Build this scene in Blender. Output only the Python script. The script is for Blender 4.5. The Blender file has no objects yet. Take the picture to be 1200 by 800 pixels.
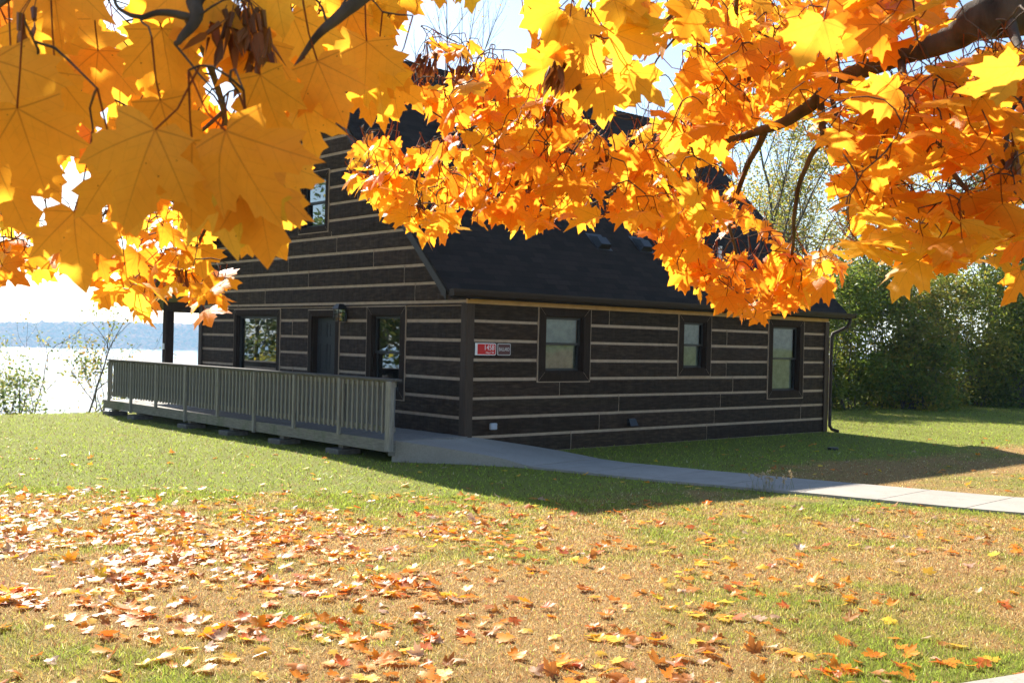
import bpy, math, random
import numpy as np
from mathutils import Matrix, Vector, geometry

C = bpy.context.scene.collection
sc = bpy.context.scene
R = math.radians

# ------------------------------------------------------------------ camera
CAM_H = 1.900
ROLL = 0.02299
FPX = 1270.2                       # focal length in pixels of a 1200 px wide frame
cam_d = bpy.data.cameras.new('camera')
cam_d.sensor_width = 36.0
cam_d.lens = FPX / 1200 * 36
cam_d.clip_start = 0.05
cam_d.clip_end = 12000
cam_d.dof.use_dof = True
cam_d.dof.focus_distance = 9.0
cam_d.dof.aperture_fstop = 15.0
cam = bpy.data.objects.new('camera', cam_d)
C.objects.link(cam)
cr_, sr_ = math.cos(ROLL), math.sin(ROLL)
cam.matrix_world = Matrix(((cr_, -sr_, 0, 0), (0, 0, -1, 0), (sr_, cr_, 0, CAM_H), (0, 0, 0, 1)))
sc.camera = cam

# ------------------------------------------------------------------ sky, sun, exposure
SUN_AZ, SUN_EL = R(-29.0), R(35.5)   # azimuth from +Y, positive towards +X
w = bpy.data.worlds.new("World"); sc.world = w; w.use_nodes = True
nt = w.node_tree
bg = nt.nodes['Background']
sky = nt.nodes.new('ShaderNodeTexSky')
sky.sky_type = 'NISHITA'; sky.sun_disc = False
sky.sun_elevation = SUN_EL; sky.sun_rotation = SUN_AZ
sky.air_density = 1.0; sky.dust_density = .6; sky.ozone_density = 1.8
nt.links.new(sky.outputs['Color'], bg.inputs['Color'])
bg.inputs['Strength'].default_value = 0.066
sun_d = bpy.data.lights.new('sun', 'SUN')
sun_d.energy = 5.0; sun_d.angle = R(0.55); sun_d.color = (1.0, 0.92, 0.79)
sun = bpy.data.objects.new('sun', sun_d); C.objects.link(sun)
to_sun = Vector((math.sin(SUN_AZ)*math.cos(SUN_EL), math.cos(SUN_AZ)*math.cos(SUN_EL), math.sin(SUN_EL)))
sun.rotation_euler = to_sun.to_track_quat('Z', 'Y').to_euler()
sun.location = (-30, 50, 60)
sc.view_settings.view_transform = 'Standard'
sc.view_settings.look = 'None'
sc.view_settings.exposure = 1.7
sc.view_settings.gamma = 1.0
sc.cycles.max_bounces = 8
sc.cycles.diffuse_bounces = 4
sc.cycles.glossy_bounces = 3
sc.cycles.transmission_bounces = 6
sc.cycles.transparent_max_bounces = 12
sc.cycles.volume_bounces = 0
sc.cycles.sample_clamp_indirect = 6.0
sc.cycles.caustics_reflective = False
sc.cycles.caustics_refractive = False

# ------------------------------------------------------------------ helpers
rng = np.random.default_rng(20)
random.seed(7)

class MB:
    """collects verts, faces and per-vertex attributes, then links them as ONE mesh object"""
    def __init__(self):
        self.v = []; self.f = []; self.n = 0; self.col = []; self.luv = []; self.has = False
    def add(self, verts, faces, col=None, luv=None):
        verts = np.asarray(verts, dtype=np.float64).reshape(-1, 3)
        k = len(verts)
        if isinstance(faces, np.ndarray):
            faces = [faces]
        elif len(faces) and not isinstance(faces[0], np.ndarray):
            by = {}
            for q in faces: by.setdefault(len(q), []).append(q)
            faces = [np.array(q, dtype=np.int64) for q in by.values()]
        for q in faces: self.f.append(q + self.n)
        self.v.append(verts)
        if col is None: c = np.ones((k, 3))
        else:
            self.has = True
            c = np.broadcast_to(np.asarray(col, dtype=np.float64), (k, 3))
        self.col.append(c)
        self.luv.append(np.zeros((k, 3)) if luv is None else np.asarray(luv))
        if luv is not None: self.has = True
        self.n += k
    def box(self, x0, x1, y0, y1, z0, z1):
        v = [(x0,y0,z0),(x1,y0,z0),(x1,y1,z0),(x0,y1,z0),(x0,y0,z1),(x1,y0,z1),(x1,y1,z1),(x0,y1,z1)]
        self.add(v, np.array([(0,3,2,1),(4,5,6,7),(0,1,5,4),(1,2,6,5),(2,3,7,6),(3,0,4,7)]))
    def hexa(self, v):
        """eight corners: bottom ring then top ring"""
        self.add(v, np.array([(0,3,2,1),(4,5,6,7),(0,1,5,4),(1,2,6,5),(2,3,7,6),(3,0,4,7)]))
    def cbox(self, x0, x1, y0, y1, z0, z1, b=0.004):
        """box with chamfered edges"""
        v = []
        for sz, z in ((0, z0), (1, z1)):
            for inset in ((b, 0) if sz == 0 else (0, b)):
                zz = z0 + (0 if inset else b) if sz == 0 else z1 - (0 if inset else b)
                xa, xb, ya, yb = x0+inset, x1-inset, y0+inset, y1-inset
                for (x, y) in ((xa+b,ya),(xb-b,ya),(xb,ya+b),(xb,yb-b),(xb-b,yb),(xa+b,yb),(xa,yb-b),(xa,ya+b)):
                    v.append((x, y, zz))
        f = [tuple(range(7, -1, -1)), tuple(range(24, 32))]
        for r in range(3):
            for i in range(8):
                j = (i+1) % 8
                f.append((r*8+i, r*8+j, r*8+8+j, r*8+8+i))
        self.add(v, f)
    def tube(self, pts, rad, sides=6, cap=True, col=None):
        pts = np.asarray(pts, float); n = len(pts)
        rad = np.broadcast_to(np.asarray(rad, float), (n,))
        t = np.gradient(pts, axis=0); t /= np.linalg.norm(t, axis=1)[:, None] + 1e-12
        ref = np.array([0, 0, 1.0]) if abs(t[0][2]) < .9 else np.array([1.0, 0, 0])
        V = []
        u = np.cross(t[0], ref); u /= np.linalg.norm(u)
        ang = np.arange(sides) * 2*np.pi/sides
        for i in range(n):
            u = u - t[i]*np.dot(u, t[i]); u /= np.linalg.norm(u) + 1e-12
            b = np.cross(t[i], u)
            V.append(pts[i] + rad[i]*(np.cos(ang)[:, None]*u + np.sin(ang)[:, None]*b))
        V = np.concatenate(V)
        i = np.arange(n-1)[:, None]*sides; j = np.arange(sides)[None]; j2 = (j+1) % sides
        q = np.stack([i+j, i+j2, i+sides+j2, i+sides+j], -1).reshape(-1, 4)
        fs = [q]
        if cap and sides >= 3:
            fs.append(np.array([list(range(sides))[::-1]])); fs.append(np.array([[(n-1)*sides+k for k in range(sides)]]))
        self.add(V, fs, col=col)
    def build(self, name, mat, parent=None, loc=None, rotz=0.0, smooth=False, sub=None):
        """verts are given in the parent's frame, or (top-level) in a frame rotated by rotz whose origin is sub"""
        me = bpy.data.meshes.new(name)
        V = np.concatenate(self.v) if self.v else np.zeros((0, 3))
        if sub is not None: V = V - np.asarray(sub)
        me.vertices.add(len(V)); me.vertices.foreach_set('co', V.astype(np.float32).ravel())
        nl = sum(q.size for q in self.f); npoly = sum(len(q) for q in self.f)
        me.loops.add(nl); me.polygons.add(npoly)
        me.loops.foreach_set('vertex_index', np.concatenate([q.ravel() for q in self.f]).astype(np.int32))
        tot = np.concatenate([np.full(len(q), q.shape[1]) for q in self.f])
        st = np.concatenate([[0], np.cumsum(tot)[:-1]])
        me.polygons.foreach_set('loop_start', st.astype(np.int32))
        try: me.polygons.foreach_set('loop_total', tot.astype(np.int32))
        except Exception: pass
        me.polygons.foreach_set('use_smooth', np.full(npoly, bool(smooth)))
        if self.has:
            a = me.attributes.new('Col', 'FLOAT_COLOR', 'POINT')
            c = np.concatenate(self.col); c4 = np.concatenate([c, np.ones((len(c), 1))], 1)
            a.data.foreach_set('color', c4.astype(np.float32).ravel())
            a = me.attributes.new('luv', 'FLOAT_VECTOR', 'POINT')
            a.data.foreach_set('vector', np.concatenate(self.luv).astype(np.float32).ravel())
        me.update(calc_edges=True); me.validate()
        if mat is not None: me.materials.append(mat)
        o = bpy.data.objects.new(name, me); C.objects.link(o)
        if parent is not None: o.parent = parent
        if loc is not None: o.location = loc
        o.rotation_euler = (0, 0, rotz)
        return o

def tag(o, label=None, cat=None, group=None, kind=None):
    if label: o['label'] = label
    if cat: o['category'] = cat
    if group: o['group'] = group
    if kind: o['kind'] = kind
    return o

def empty(name, loc, rotz=0.0):
    o = bpy.data.objects.new(name, None); C.objects.link(o)
    o.empty_display_size = .2
    o.location = loc; o.rotation_euler = (0, 0, rotz)
    return o

def dup(o, parent=None):
    c = o.copy(); C.objects.link(c)
    if parent is not None: c.parent = parent
    for ch in list(o.children): dup(ch, c)
    return c

# frame of the cabin: s along the long wall, t along the gable wall, z up
YAW = 0.72921831
HC = np.array([-0.735548, 17.771018, 0.0])
dR = np.array([math.cos(YAW), math.sin(YAW), 0]); dL = np.array([-math.sin(YAW), math.cos(YAW), 0])
def house(s, t, z=0.0): return HC + dR*s + dL*t + np.array([0, 0, z])
def to_house(x, y):
    qx, qy = x - HC[0], y - HC[1]
    return qx*dR[0] + qy*dR[1], qx*dL[0] + qy*dL[1]

def at(px, py, Y):
    """a point Y metres deep, seen from the photographer's stand at (px, py) of the 1200 x 800 photograph"""
    a, b = px - 600, py - 400
    u = a*cr_ + b*sr_; v = -a*sr_ + b*cr_
    return np.array([u/FPX*Y, Y, CAM_H - v/FPX*Y])
def to_px(P):
    P = np.asarray(P, float).reshape(-1, 3)
    u = FPX*P[:, 0]/P[:, 1]; v = -FPX*(P[:, 2]-CAM_H)/P[:, 1]
    return np.stack([600 + u*cr_ - v*sr_, 400 + u*sr_ + v*cr_, P[:, 1]], 1)

def hash2(i, j, seed):
    h = (i.astype(np.int64)*374761393 + j.astype(np.int64)*668265263 + seed*974711) & 0x7fffffff
    h = ((h ^ (h >> 13))*1274126177) & 0x7fffffff
    return ((h ^ (h >> 16)) & 0xffff)/65535.0
def vnoise(x, y, seed=0):
    x = np.asarray(x, float); y = np.asarray(y, float)
    i = np.floor(x); j = np.floor(y); fx = x-i; fy = y-j
    fx = fx*fx*(3-2*fx); fy = fy*fy*(3-2*fy)
    a = hash2(i, j, seed); b = hash2(i+1, j, seed); c = hash2(i, j+1, seed); d = hash2(i+1, j+1, seed)
    return (a*(1-fx)+b*fx)*(1-fy) + (c*(1-fx)+d*fx)*fy
def fbm(x, y, seed=0, oct=4):
    s = 0; a = .5; tot = 0
    for k in range(oct):
        s = s + a*vnoise(x*2**k, y*2**k, seed+k*17); tot += a; a *= .5
    return s/tot
def sstep(a, b, x):
    t = np.clip((np.asarray(x, float)-a)/(b-a), 0, 1); return t*t*(3-2*t)

LAKE_Z = -31.0
def ground(x, y):
    x = np.asarray(x, float); y = np.asarray(y, float)
    z = .25*(1 - sstep(4, 15, y))
    s, t = to_house(x, y)
    d = np.clip(t - 11.6, 0, None)
    z = z - np.where(d < 2, .1*d*d, .4 + .42*(d-2))
    z = z + .035*(fbm(x*.35+3, y*.35, 5, 3)-.5)*sstep(6.5, 9, np.abs(t-4.8)+np.clip(-s-2, 0, 3))
    return np.maximum(z, LAKE_Z - 4)
# ------------------------------------------------------------------ materials
def new_mat(name):
    m = bpy.data.materials.new(name); m.use_nodes = True
    return m, m.node_tree, m.node_tree.nodes['Principled BSDF']
def N(t, kind, **kw):
    n = t.nodes.new(kind)
    for k, v in kw.items():
        if k in n.inputs: n.inputs[k].default_value = v
        else: setattr(n, k, v)
    return n
def ramp(t, fac, stops):
    n = t.nodes.new('ShaderNodeValToRGB')
    e = n.color_ramp.elements
    while len(e) < len(stops): e.new(.5)
    for k, (p, c) in enumerate(stops):
        e[k].position = p; e[k].color = (*c, 1)
    t.links.new(fac, n.inputs['Fac']); return n.outputs['Color']
def coords(t, scale=(1, 1, 1), rot=(0, 0, 0)):
    tc = t.nodes.new('ShaderNodeTexCoord'); mp = t.nodes.new('ShaderNodeMapping')
    mp.inputs['Scale'].default_value = scale; mp.inputs['Rotation'].default_value = rot
    t.links.new(tc.outputs['Object'], mp.inputs['Vector']); return mp.outputs['Vector']
def noise(t, vec, scale, detail=4, rough=.6):
    n = N(t, 'ShaderNodeTexNoise', Scale=scale, Detail=detail, Roughness=rough)
    if vec is not None: t.links.new(vec, n.inputs['Vector'])
    return n.outputs['Fac']
def mixc(t, fac, a, b, mode='MIX'):
    n = t.nodes.new('ShaderNodeMix'); n.data_type = 'RGBA'; n.blend_type = mode
    for i, val in ((0, fac), (6, a), (7, b)):
        if isinstance(val, (int, float)): n.inputs[i].default_value = val
        elif isinstance(val, tuple): n.inputs[i].default_value = (*val, 1)
        else: t.links.new(val, n.inputs[i])
    return n.outputs[2]
def bump(t, b, h, strength=.3, dist=.01):
    n = N(t, 'ShaderNodeBump', Strength=strength, Distance=dist)
    t.links.new(h, n.inputs['Height']); t.links.new(n.outputs['Normal'], b.inputs['Normal'])
def math2(t, op, a, b=None, c=None):
    n = t.nodes.new('ShaderNodeMath'); n.operation = op
    for i, val in enumerate((a, b, c)):
        if val is None: continue
        if isinstance(val, (int, float)): n.inputs[i].default_value = val
        else: t.links.new(val, n.inputs[i])
    return n.outputs[0]

def wood(name, c0, c1, grain=(1, 1, 30), rough=.75, bs=.5, dist=.006, gs=4, blotch=None, metal=0):
    m, t, b = new_mat(name)
    v = coords(t, grain)
    n1 = noise(t, v, gs, 6, .65)
    col = ramp(t, n1, [(.3, c0), (.7, c1)])
    if blotch:
        n2 = noise(t, coords(t), blotch[0], 5, .7)
        f = ramp(t, n2, [(blotch[2], (0, 0, 0)), (blotch[3], (1, 1, 1))])
        col = mixc(t, f, col, blotch[1])
    t.links.new(col, b.inputs['Base Color'])
    b.inputs['Roughness'].default_value = rough
    b.inputs['Specular IOR Level'].default_value = .35
    bump(t, b, n1, bs, dist)
    return m
def plain(name, col, rough=.6, var=.15, scale=30, bs=.1, spec=.4, metal=0):
    m, t, b = new_mat(name)
    n1 = noise(t, coords(t), scale, 5, .65)
    lo = tuple(c*(1-var) for c in col); hi = tuple(min(1, c*(1+var)) for c in col)
    t.links.new(ramp(t, n1, [(.3, lo), (.7, hi)]), b.inputs['Base Color'])
    b.inputs['Roughness'].default_value = rough; b.inputs['Specular IOR Level'].default_value = spec
    b.inputs['Metallic'].default_value = metal
    if bs: bump(t, b, n1, bs, .004)
    return m

# hewn siding: broad adze scallops plus fine grain, some plank-to-plank change of tone
def log_mat():
    m, t, b = new_mat('log_siding')
    v = coords(t)
    a = noise(t, coords(t, (1.3, 1.3, 7)), 3.2, 5, .6)
    g = noise(t, coords(t, (2, 2, 60)), 3, 4, .6)
    ad = noise(t, coords(t, (5, 5, 1.5)), 2.2, 3, .5)
    at_ = t.nodes.new('ShaderNodeAttribute'); at_.attribute_name = 'Col'
    col = ramp(t, a, [(.28, (.018, .0102, .0060)), (.5, (.040, .0240, .0145)), (.74, (.084, .054, .034))])
    col = mixc(t, 1.0, col, at_.outputs['Color'], 'MULTIPLY')
    wn = noise(t, v, 1.1, 6, .7)
    f = ramp(t, wn, [(.55, (0, 0, 0)), (.8, (1, 1, 1))])
    f2 = math2(t, 'MULTIPLY', f, .25)
    col = mixc(t, f2, col, (.06, .052, .047))
    t.links.new(col, b.inputs['Base Color'])
    b.inputs['Roughness'].default_value = .75; b.inputs['Specular IOR Level'].default_value = .18
    h = math2(t, 'ADD', math2(t, 'MULTIPLY', ad, 1.0), math2(t, 'MULTIPLY', g, .45))
    bump(t, b, h, 1.0, .03)
    return m
M = {}
M['log'] = log_mat()
M['chink'] = plain('chinking', (.40, .295, .21), .85, .16, 8, .3, .2)
M['trim'] = wood('dark_trim', (.020, .0115, .007), (.040, .0245, .016), (6, 6, 1), .8, .3, .003)
M['trim'].node_tree.nodes['Principled BSDF'].inputs['Specular IOR Level'].default_value = .12
M['post_brown'] = wood('corner_board', (.036, .021, .013), (.07, .043, .027), (8, 8, .8), .7, .4, .004)
M['frieze'] = plain('frieze_board', (.52, .335, .16), .7, .15, 6, .1)
M['fascia'] = plain('fascia_metal', (.026, .020, .017), .6, .15, 4, .05, .5)
M['gutter'] = plain('gutter_metal', (.034, .022, .016), .65, .15, 5, .03, .25)
M['deck'] = wood('weathered_deck_wood', (.150, .138, .122), (.31, .288, .258), (14, 14, 1.2), .85, .4, .004, 4, (5, (.11, .115, .075), .62, .85))
M['deckh'] = wood('weathered_deck_boards', (.118, .106, .09), (.255, .234, .202), (1.2, 1.2, 14), .85, .4, .004, 4, (3, (.085, .11, .05), .5, .72))
M['rail_cap'] = wood('rail_cap_wood', (.05, .045, .042), (.12, .108, .10), (10, 1.2, 10), .85, .4, .004)
M['backing'] = wood('weathered_backing_boards', (.10, .098, .105), (.19, .185, .195), (14, 14, 1.2), .85, .3, .004)
M['floorboards'] = wood('deck_floor_boards', (.14, .13, .12), (.26, .245, .225), (2, 14, 2), .85, .3, .004)
M['dark'] = plain('dark_interior', (.012, .012, .012), .9, .1, 5, 0)
M['black_metal'] = plain('black_metal', (.015, .015, .016), .4, .2, 20, .05, .5)
M['white_pvc'] = plain('white_plastic', (.75, .76, .78), .45, .04, 10, 0)
M['grey_box'] = plain('pale_outlet_cover', (.40, .44, .50), .5, .05, 10, 0)
M['block'] = plain('concrete_block', (.15, .135, .118), .9, .25, 14, .5, .2)
M['door'] = plain('door_paint', (.026, .026, .026), .55, .08, 12, .03)
M['sash'] = plain('sash_paint', (.022, .022, .022), .45, .1, 12, .03)
M['blind'] = plain('window_blind', (.26, .30, .285), .8, .3, 7, .1)
M['sign_white'] = plain('sign_white', (.78, .79, .80), .5, .03, 20, 0)
M['sign_red'] = plain('sign_red', (.58, .010, .010), .6, .08, 20, 0)
M['sign_maroon'] = plain('sign_maroon', (.085, .018, .02), .45, .1, 20, 0)
M['sign_grey'] = plain('sign_lettering_pale', (.55, .55, .55), .5, .03, 20, 0)

def concrete_mat():
    m, t, b = new_mat('concrete')
    v = coords(t)
    n1 = noise(t, v, 1.3, 8, .7); n2 = noise(t, v, 60, 4, .6); n3 = noise(t, v, 5, 6, .7)
    col = ramp(t, n1, [(.25, (.25, .222, .188)), (.75, (.37, .335, .29))])
    col = mixc(t, math2(t, 'MULTIPLY', ramp(t, n3, [(.5, (0, 0, 0)), (.75, (1, 1, 1))]), .45), col, (.17, .145, .12))
    col = mixc(t, .25, col, ramp(t, n2, [(.3, (.16, .15, .135)), (.7, (.46, .435, .40))]))
    t.links.new(col, b.inputs['Base Color']); b.inputs['Roughness'].default_value = .9
    b.inputs['Specular IOR Level'].default_value = .25
    bump(t, b, n2, .35, .004); return m
M['concrete'] = concrete_mat()

def shingle_mat():
    m, t, b = new_mat('asphalt_shingles')
    # luv holds metres along the eave and up the slope
    a = t.nodes.new('ShaderNodeAttribute'); a.attribute_name = 'luv'
    br = N(t, 'ShaderNodeTexBrick', Scale=1.0)
    br.offset = .5; br.inputs['Brick Width'].default_value = .30; br.inputs['Row Height'].default_value = .14
    br.inputs['Mortar Size'].default_value = .006; br.inputs['Mortar Smooth'].default_value = .4
    br.inputs['Color1'].default_value = (.013, .0092, .0075, 1); br.inputs['Color2'].default_value = (.040, .028, .022, 1)
    br.inputs['Mortar'].default_value = (.005, .0045, .0045, 1)
    t.links.new(a.outputs['Vector'], br.inputs['Vector'])
    n = noise(t, a.outputs['Vector'], 1.2, 6, .7); n2 = noise(t, a.outputs['Vector'], 160, 2, .6)
    col = mixc(t, math2(t, 'MULTIPLY', n, .4), br.outputs['Color'], (.034, .025, .021))
    col = mixc(t, .3, col, ramp(t, n2, [(.3, (.009, .0068, .006)), (.7, (.042, .032, .027))]))
    t.links.new(col, b.inputs['Base Color']); b.inputs['Roughness'].default_value = .95
    b.inputs['Specular IOR Level'].default_value = .12
    # each course steps up towards its lower edge
    sep = t.nodes.new('ShaderNodeSeparateXYZ'); t.links.new(a.outputs['Vector'], sep.inputs[0])
    saw = math2(t, 'FRACT', math2(t, 'DIVIDE', sep.outputs['Y'], .14))
    hgt = math2(t, 'ADD', math2(t, 'MULTIPLY', saw, -1.0), math2(t, 'MULTIPLY', br.outputs['Fac'], -.5))
    hgt = math2(t, 'ADD', hgt, math2(t, 'MULTIPLY', n2, .3))
    bump(t, b, hgt, .7, .012); return m
M['shingle'] = shingle_mat()

def glass_mat(name, refl, tint):
    m, t, b = new_mat(name)
    t.nodes.remove(b)
    out = t.nodes['Material Output']
    gl = N(t, 'ShaderNodeBsdfGlossy', Roughness=.015); gl.inputs['Color'].default_value = (.9, .95, 1, 1)
    tr = N(t, 'ShaderNodeBsdfTransparent'); tr.inputs['Color'].default_value = (*tint, 1)
    lw = N(t, 'ShaderNodeFresnel', IOR=1.5)
    f = math2(t, 'ADD', math2(t, 'MULTIPLY', lw.outputs[0], 1.0), refl)
    mx = t.nodes.new('ShaderNodeMixShader')
    t.links.new(f, mx.inputs[0]); t.links.new(tr.outputs[0], mx.inputs[1]); t.links.new(gl.outputs[0], mx.inputs[2])
    bp = N(t, 'ShaderNodeBump', Strength=.05, Distance=.01)
    t.links.new(noise(t, coords(t), 2.5, 2, .5), bp.inputs['Height'])
    t.links.new(bp.outputs[0], gl.inputs['Normal'])
    t.links.new(mx.outputs[0], out.inputs['Surface']); return m
M['glass'] = glass_mat('window_glass', .012, (.94, .97, .95))
M['glass_refl'] = glass_mat('coated_window_glass', .25, (.35, .42, .40))

# leaves: blade colour from the mesh, palmate veins and mottling, light passing through
def leaf_mat(name, vein=True, trans=.55, mott=.35, green=.0, gloss=.35):
    m, t, b = new_mat(name)
    out = t.nodes['Material Output']
    a = t.nodes.new('ShaderNodeAttribute'); a.attribute_name = 'Col'
    col = a.outputs['Color']
    l = t.nodes.new('ShaderNodeAttribute'); l.attribute_name = 'luv'
    lv = l.outputs['Vector']
    n = noise(t, lv, 7, 5, .65)
    col = mixc(t, math2(t, 'MULTIPLY', ramp(t, n, [(.42, (0, 0, 0)), (.75, (1, 1, 1))]), mott), col, (.42, .13, .012))
    if vein:
        sep = t.nodes.new('ShaderNodeSeparateXYZ'); t.links.new(lv, sep.inputs[0])
        x = math2(t, 'ABSOLUTE', sep.outputs['X']); y = sep.outputs['Y']
        ds = []
        for (dx, dy) in ((0, 1.0), (.64, .66), (.40, -.03)):
            q = math.hypot(dx, dy); dx /= q; dy /= q
            # distance to a ray from the petiole
            cross = math2(t, 'ABSOLUTE', math2(t, 'SUBTRACT', math2(t, 'MULTIPLY', x, dy), math2(t, 'MULTIPLY', y, dx)))
            dot = math2(t, 'ADD', math2(t, 'MULTIPLY', x, dx), math2(t, 'MULTIPLY', y, dy))
            wdt = math2(t, 'MULTIPLY_ADD', dot, -.010, .0135)
            d = math2(t, 'SUBTRACT', 1.0, math2(t, 'DIVIDE', cross, math2(t, 'MAXIMUM', wdt, .002)))
            ds.append(math2(t, 'MAXIMUM', d, 0))
            # side veins: chevrons that leave each main vein
            sv = math2(t, 'FRACT', math2(t, 'MULTIPLY_ADD', cross, -5.5, math2(t, 'MULTIPLY', dot, 6.5)))
            sv = math2(t, 'GREATER_THAN', sv, .95)
            near = math2(t, 'LESS_THAN', cross, .19)
            ds.append(math2(t, 'MULTIPLY', math2(t, 'MULTIPLY', sv, near), .28))
        mxv = ds[0]
        for d in ds[1:]: mxv = math2(t, 'MAXIMUM', mxv, d)
        mxv = math2(t, 'MULTIPLY', math2(t, 'MINIMUM', mxv, .8), .62)
        col = mixc(t, mxv, col, (.22, .065, .012))
        sp = N(t, 'ShaderNodeTexVoronoi', Scale=5.0); t.links.new(lv, sp.inputs['Vector'])
        spot = math2(t, 'LESS_THAN', sp.outputs['Distance'], .055)
        col = mixc(t, math2(t, 'MULTIPLY', spot, .7), col, (.10, .035, .01))
    t.links.new(col, b.inputs['Base Color'])
    b.inputs['Roughness'].default_value = .45; b.inputs['Specular IOR Level'].default_value = gloss
    tl = t.nodes.new('ShaderNodeBsdfTranslucent'); t.links.new(col, tl.inputs['Color'])
    mx = N(t, 'ShaderNodeMixShader'); mx.inputs[0].default_value = trans
    t.links.new(b.outputs[0], mx.inputs[1]); t.links.new(tl.outputs[0], mx.inputs[2])
    t.links.new(mx.outputs[0], out.inputs['Surface'])
    bump(t, b, n, .3, .004)
    return m
M['maple'] = leaf_mat('maple_leaf', True, .68, .16, gloss=.28)
M['fallen'] = leaf_mat('fallen_leaf', True, .44, .30, gloss=.22)
M['green_leaf'] = leaf_mat('small_leaf', False, .58, .0, gloss=.25)
M['seed'] = leaf_mat('samara', False, .25, .3)
M['grass'] = leaf_mat('grass_blade', False, .52, .0, gloss=.06)

def bark_mat(name, c0, c1, sc_=10):
    m, t, b = new_mat(name)
    v = coords(t, (1, 1, .35))
    n1 = noise(t, v, sc_, 8, .7)
    vo = N(t, 'ShaderNodeTexVoronoi', Scale=sc_*1.6); t.links.new(v, vo.inputs['Vector'])
    h = math2(t, 'ADD', n1, math2(t, 'MULTIPLY', vo.outputs['Distance'], .6))
    t.links.new(ramp(t, h, [(.45, c0), (1.0, c1)]), b.inputs['Base Color'])
    b.inputs['Roughness'].default_value = .9; b.inputs['Specular IOR Level'].default_value = .2
    bump(t, b, h, .8, .012); return m
M['bark'] = bark_mat('maple_bark', (.030, .023, .018), (.12, .095, .075), 14)
M['bark2'] = bark_mat('grey_bark', (.045, .038, .032), (.13, .115, .10), 6)
M['petiole'] = plain('leaf_stalk', (.42, .13, .05), .5, .2, 40, 0)

def soil_mat():
    m, t, b = new_mat('lawn_ground')
    a = t.nodes.new('ShaderNodeAttribute'); a.attribute_name = 'Col'
    v = coords(t)
    n1 = noise(t, v, 45, 6, .75); n2 = noise(t, v, 6, 6, .7); n3 = noise(t, v, 220, 3, .7)
    col = mixc(t, ramp(t, n2, [(.35, (0, 0, 0)), (.7, (.4, .4, .4))]), a.outputs['Color'], (.33, .22, .11))
    col = mixc(t, .8, col, ramp(t, n1, [(.3, (.25, .25, .25)), (.5, (.8, .8, .8)), (.75, (1.3, 1.3, 1.25))]), 'MULTIPLY')
    col = mixc(t, .6, col, ramp(t, n3, [(.3, (.45, .42, .4)), (.7, (1.35, 1.35, 1.3))]), 'MULTIPLY')
    t.links.new(col, b.inputs['Base Color']); b.inputs['Roughness'].default_value = .95
    b.inputs['Specular IOR Level'].default_value = .15
    bump(t, b, math2(t, 'ADD', n1, math2(t, 'MULTIPLY', n3, .5)), .9, .03); return m
M['soil'] = soil_mat()

def water_mat():
    m, t, b = new_mat('lake_water')
    v = coords(t, (1, 1, 1))
    n1 = noise(t, v, .45, 6, .65); n2 = noise(t, v, 2.2, 4, .6)
    b.inputs['Base Color'].default_value = (.02, .035, .05, 1)
    b.inputs['Roughness'].default_value = .16; b.inputs['IOR'].default_value = 1.33
    bump(t, b, math2(t, 'ADD', n1, math2(t, 'MULTIPLY', n2, .35)), 1.0, .9); return m
M['water'] = water_mat()

def hill_mat():
    m, t, b = new_mat('wooded_hillside')
    v = coords(t)
    vo = N(t, 'ShaderNodeTexVoronoi', Scale=.16); t.links.new(v, vo.inputs['Vector'])
    sep = t.nodes.new('ShaderNodeSeparateColor'); t.links.new(vo.outputs['Color'], sep.inputs[0])
    col = ramp(t, sep.outputs[0], [(0, (.06, .065, .025)), (.3, (.14, .085, .035)), (.6, (.24, .095, .04)), (.85, (.27, .14, .045)), (1, (.07, .07, .035))])
    t.links.new(col, b.inputs['Base Color']); b.inputs['Roughness'].default_value = 1.0
    b.inputs['Specular IOR Level'].default_value = 0
    bump(t, b, noise(t, v, .25, 6, .7), 1.0, 3.0); return m
M['hills'] = hill_mat()
# ------------------------------------------------------------------ the setting
PATH_FAR = np.array([(1.43, 17.62), (1.82, 17.14), (2.45, 16.72), (3.27, 16.18), (4.01, 15.72), (5.13, 15.05), (6.67, 14.05), (9.5, 12.2), (14, 9.1), (22, 3.5)])
PATH_NEAR = np.array([(.30, 16.27), (1.04, 15.75), (1.5, 15.43), (1.95, 15.13), (2.81, 14.62), (3.8, 13.98), (5.25, 13.02), (8.2, 11.0), (12.8, 7.9), (20.5, 2.4)])
RAMP_FAR = [((0.0, -.03), .335), ((.59, -.10), .245), ((1.13, -.42), .155), ((1.40, -.86), .095), ((1.52, -1.55), .05)]
RAMP_NEAR = [((-1.50, -.06), .335), ((-.90, -.70), .235), ((-.42, -1.42), .13), ((-.06, -2.20), .065), ((-.31+.15, -1.75), .05)]

def path_side(x, y):
    """True where the walk lies"""
    x = np.asarray(x); y = np.asarray(y)
    yf = np.interp(x, PATH_FAR[:, 0], PATH_FAR[:, 1]); yn = np.interp(x, PATH_NEAR[:, 0], PATH_NEAR[:, 1])
    on = (x > .3) & (y < np.where(x < 1.43, 18.0, yf)) & (y > yn)
    s, t = to_house(x, y)
    ramp_ = (s > -1.5) & (s < 1.6) & (t < 0) & (y > np.interp(x, [-1.78, -.9, .3], [16.72, 16.68, 16.27]))
    return on | ramp_

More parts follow.
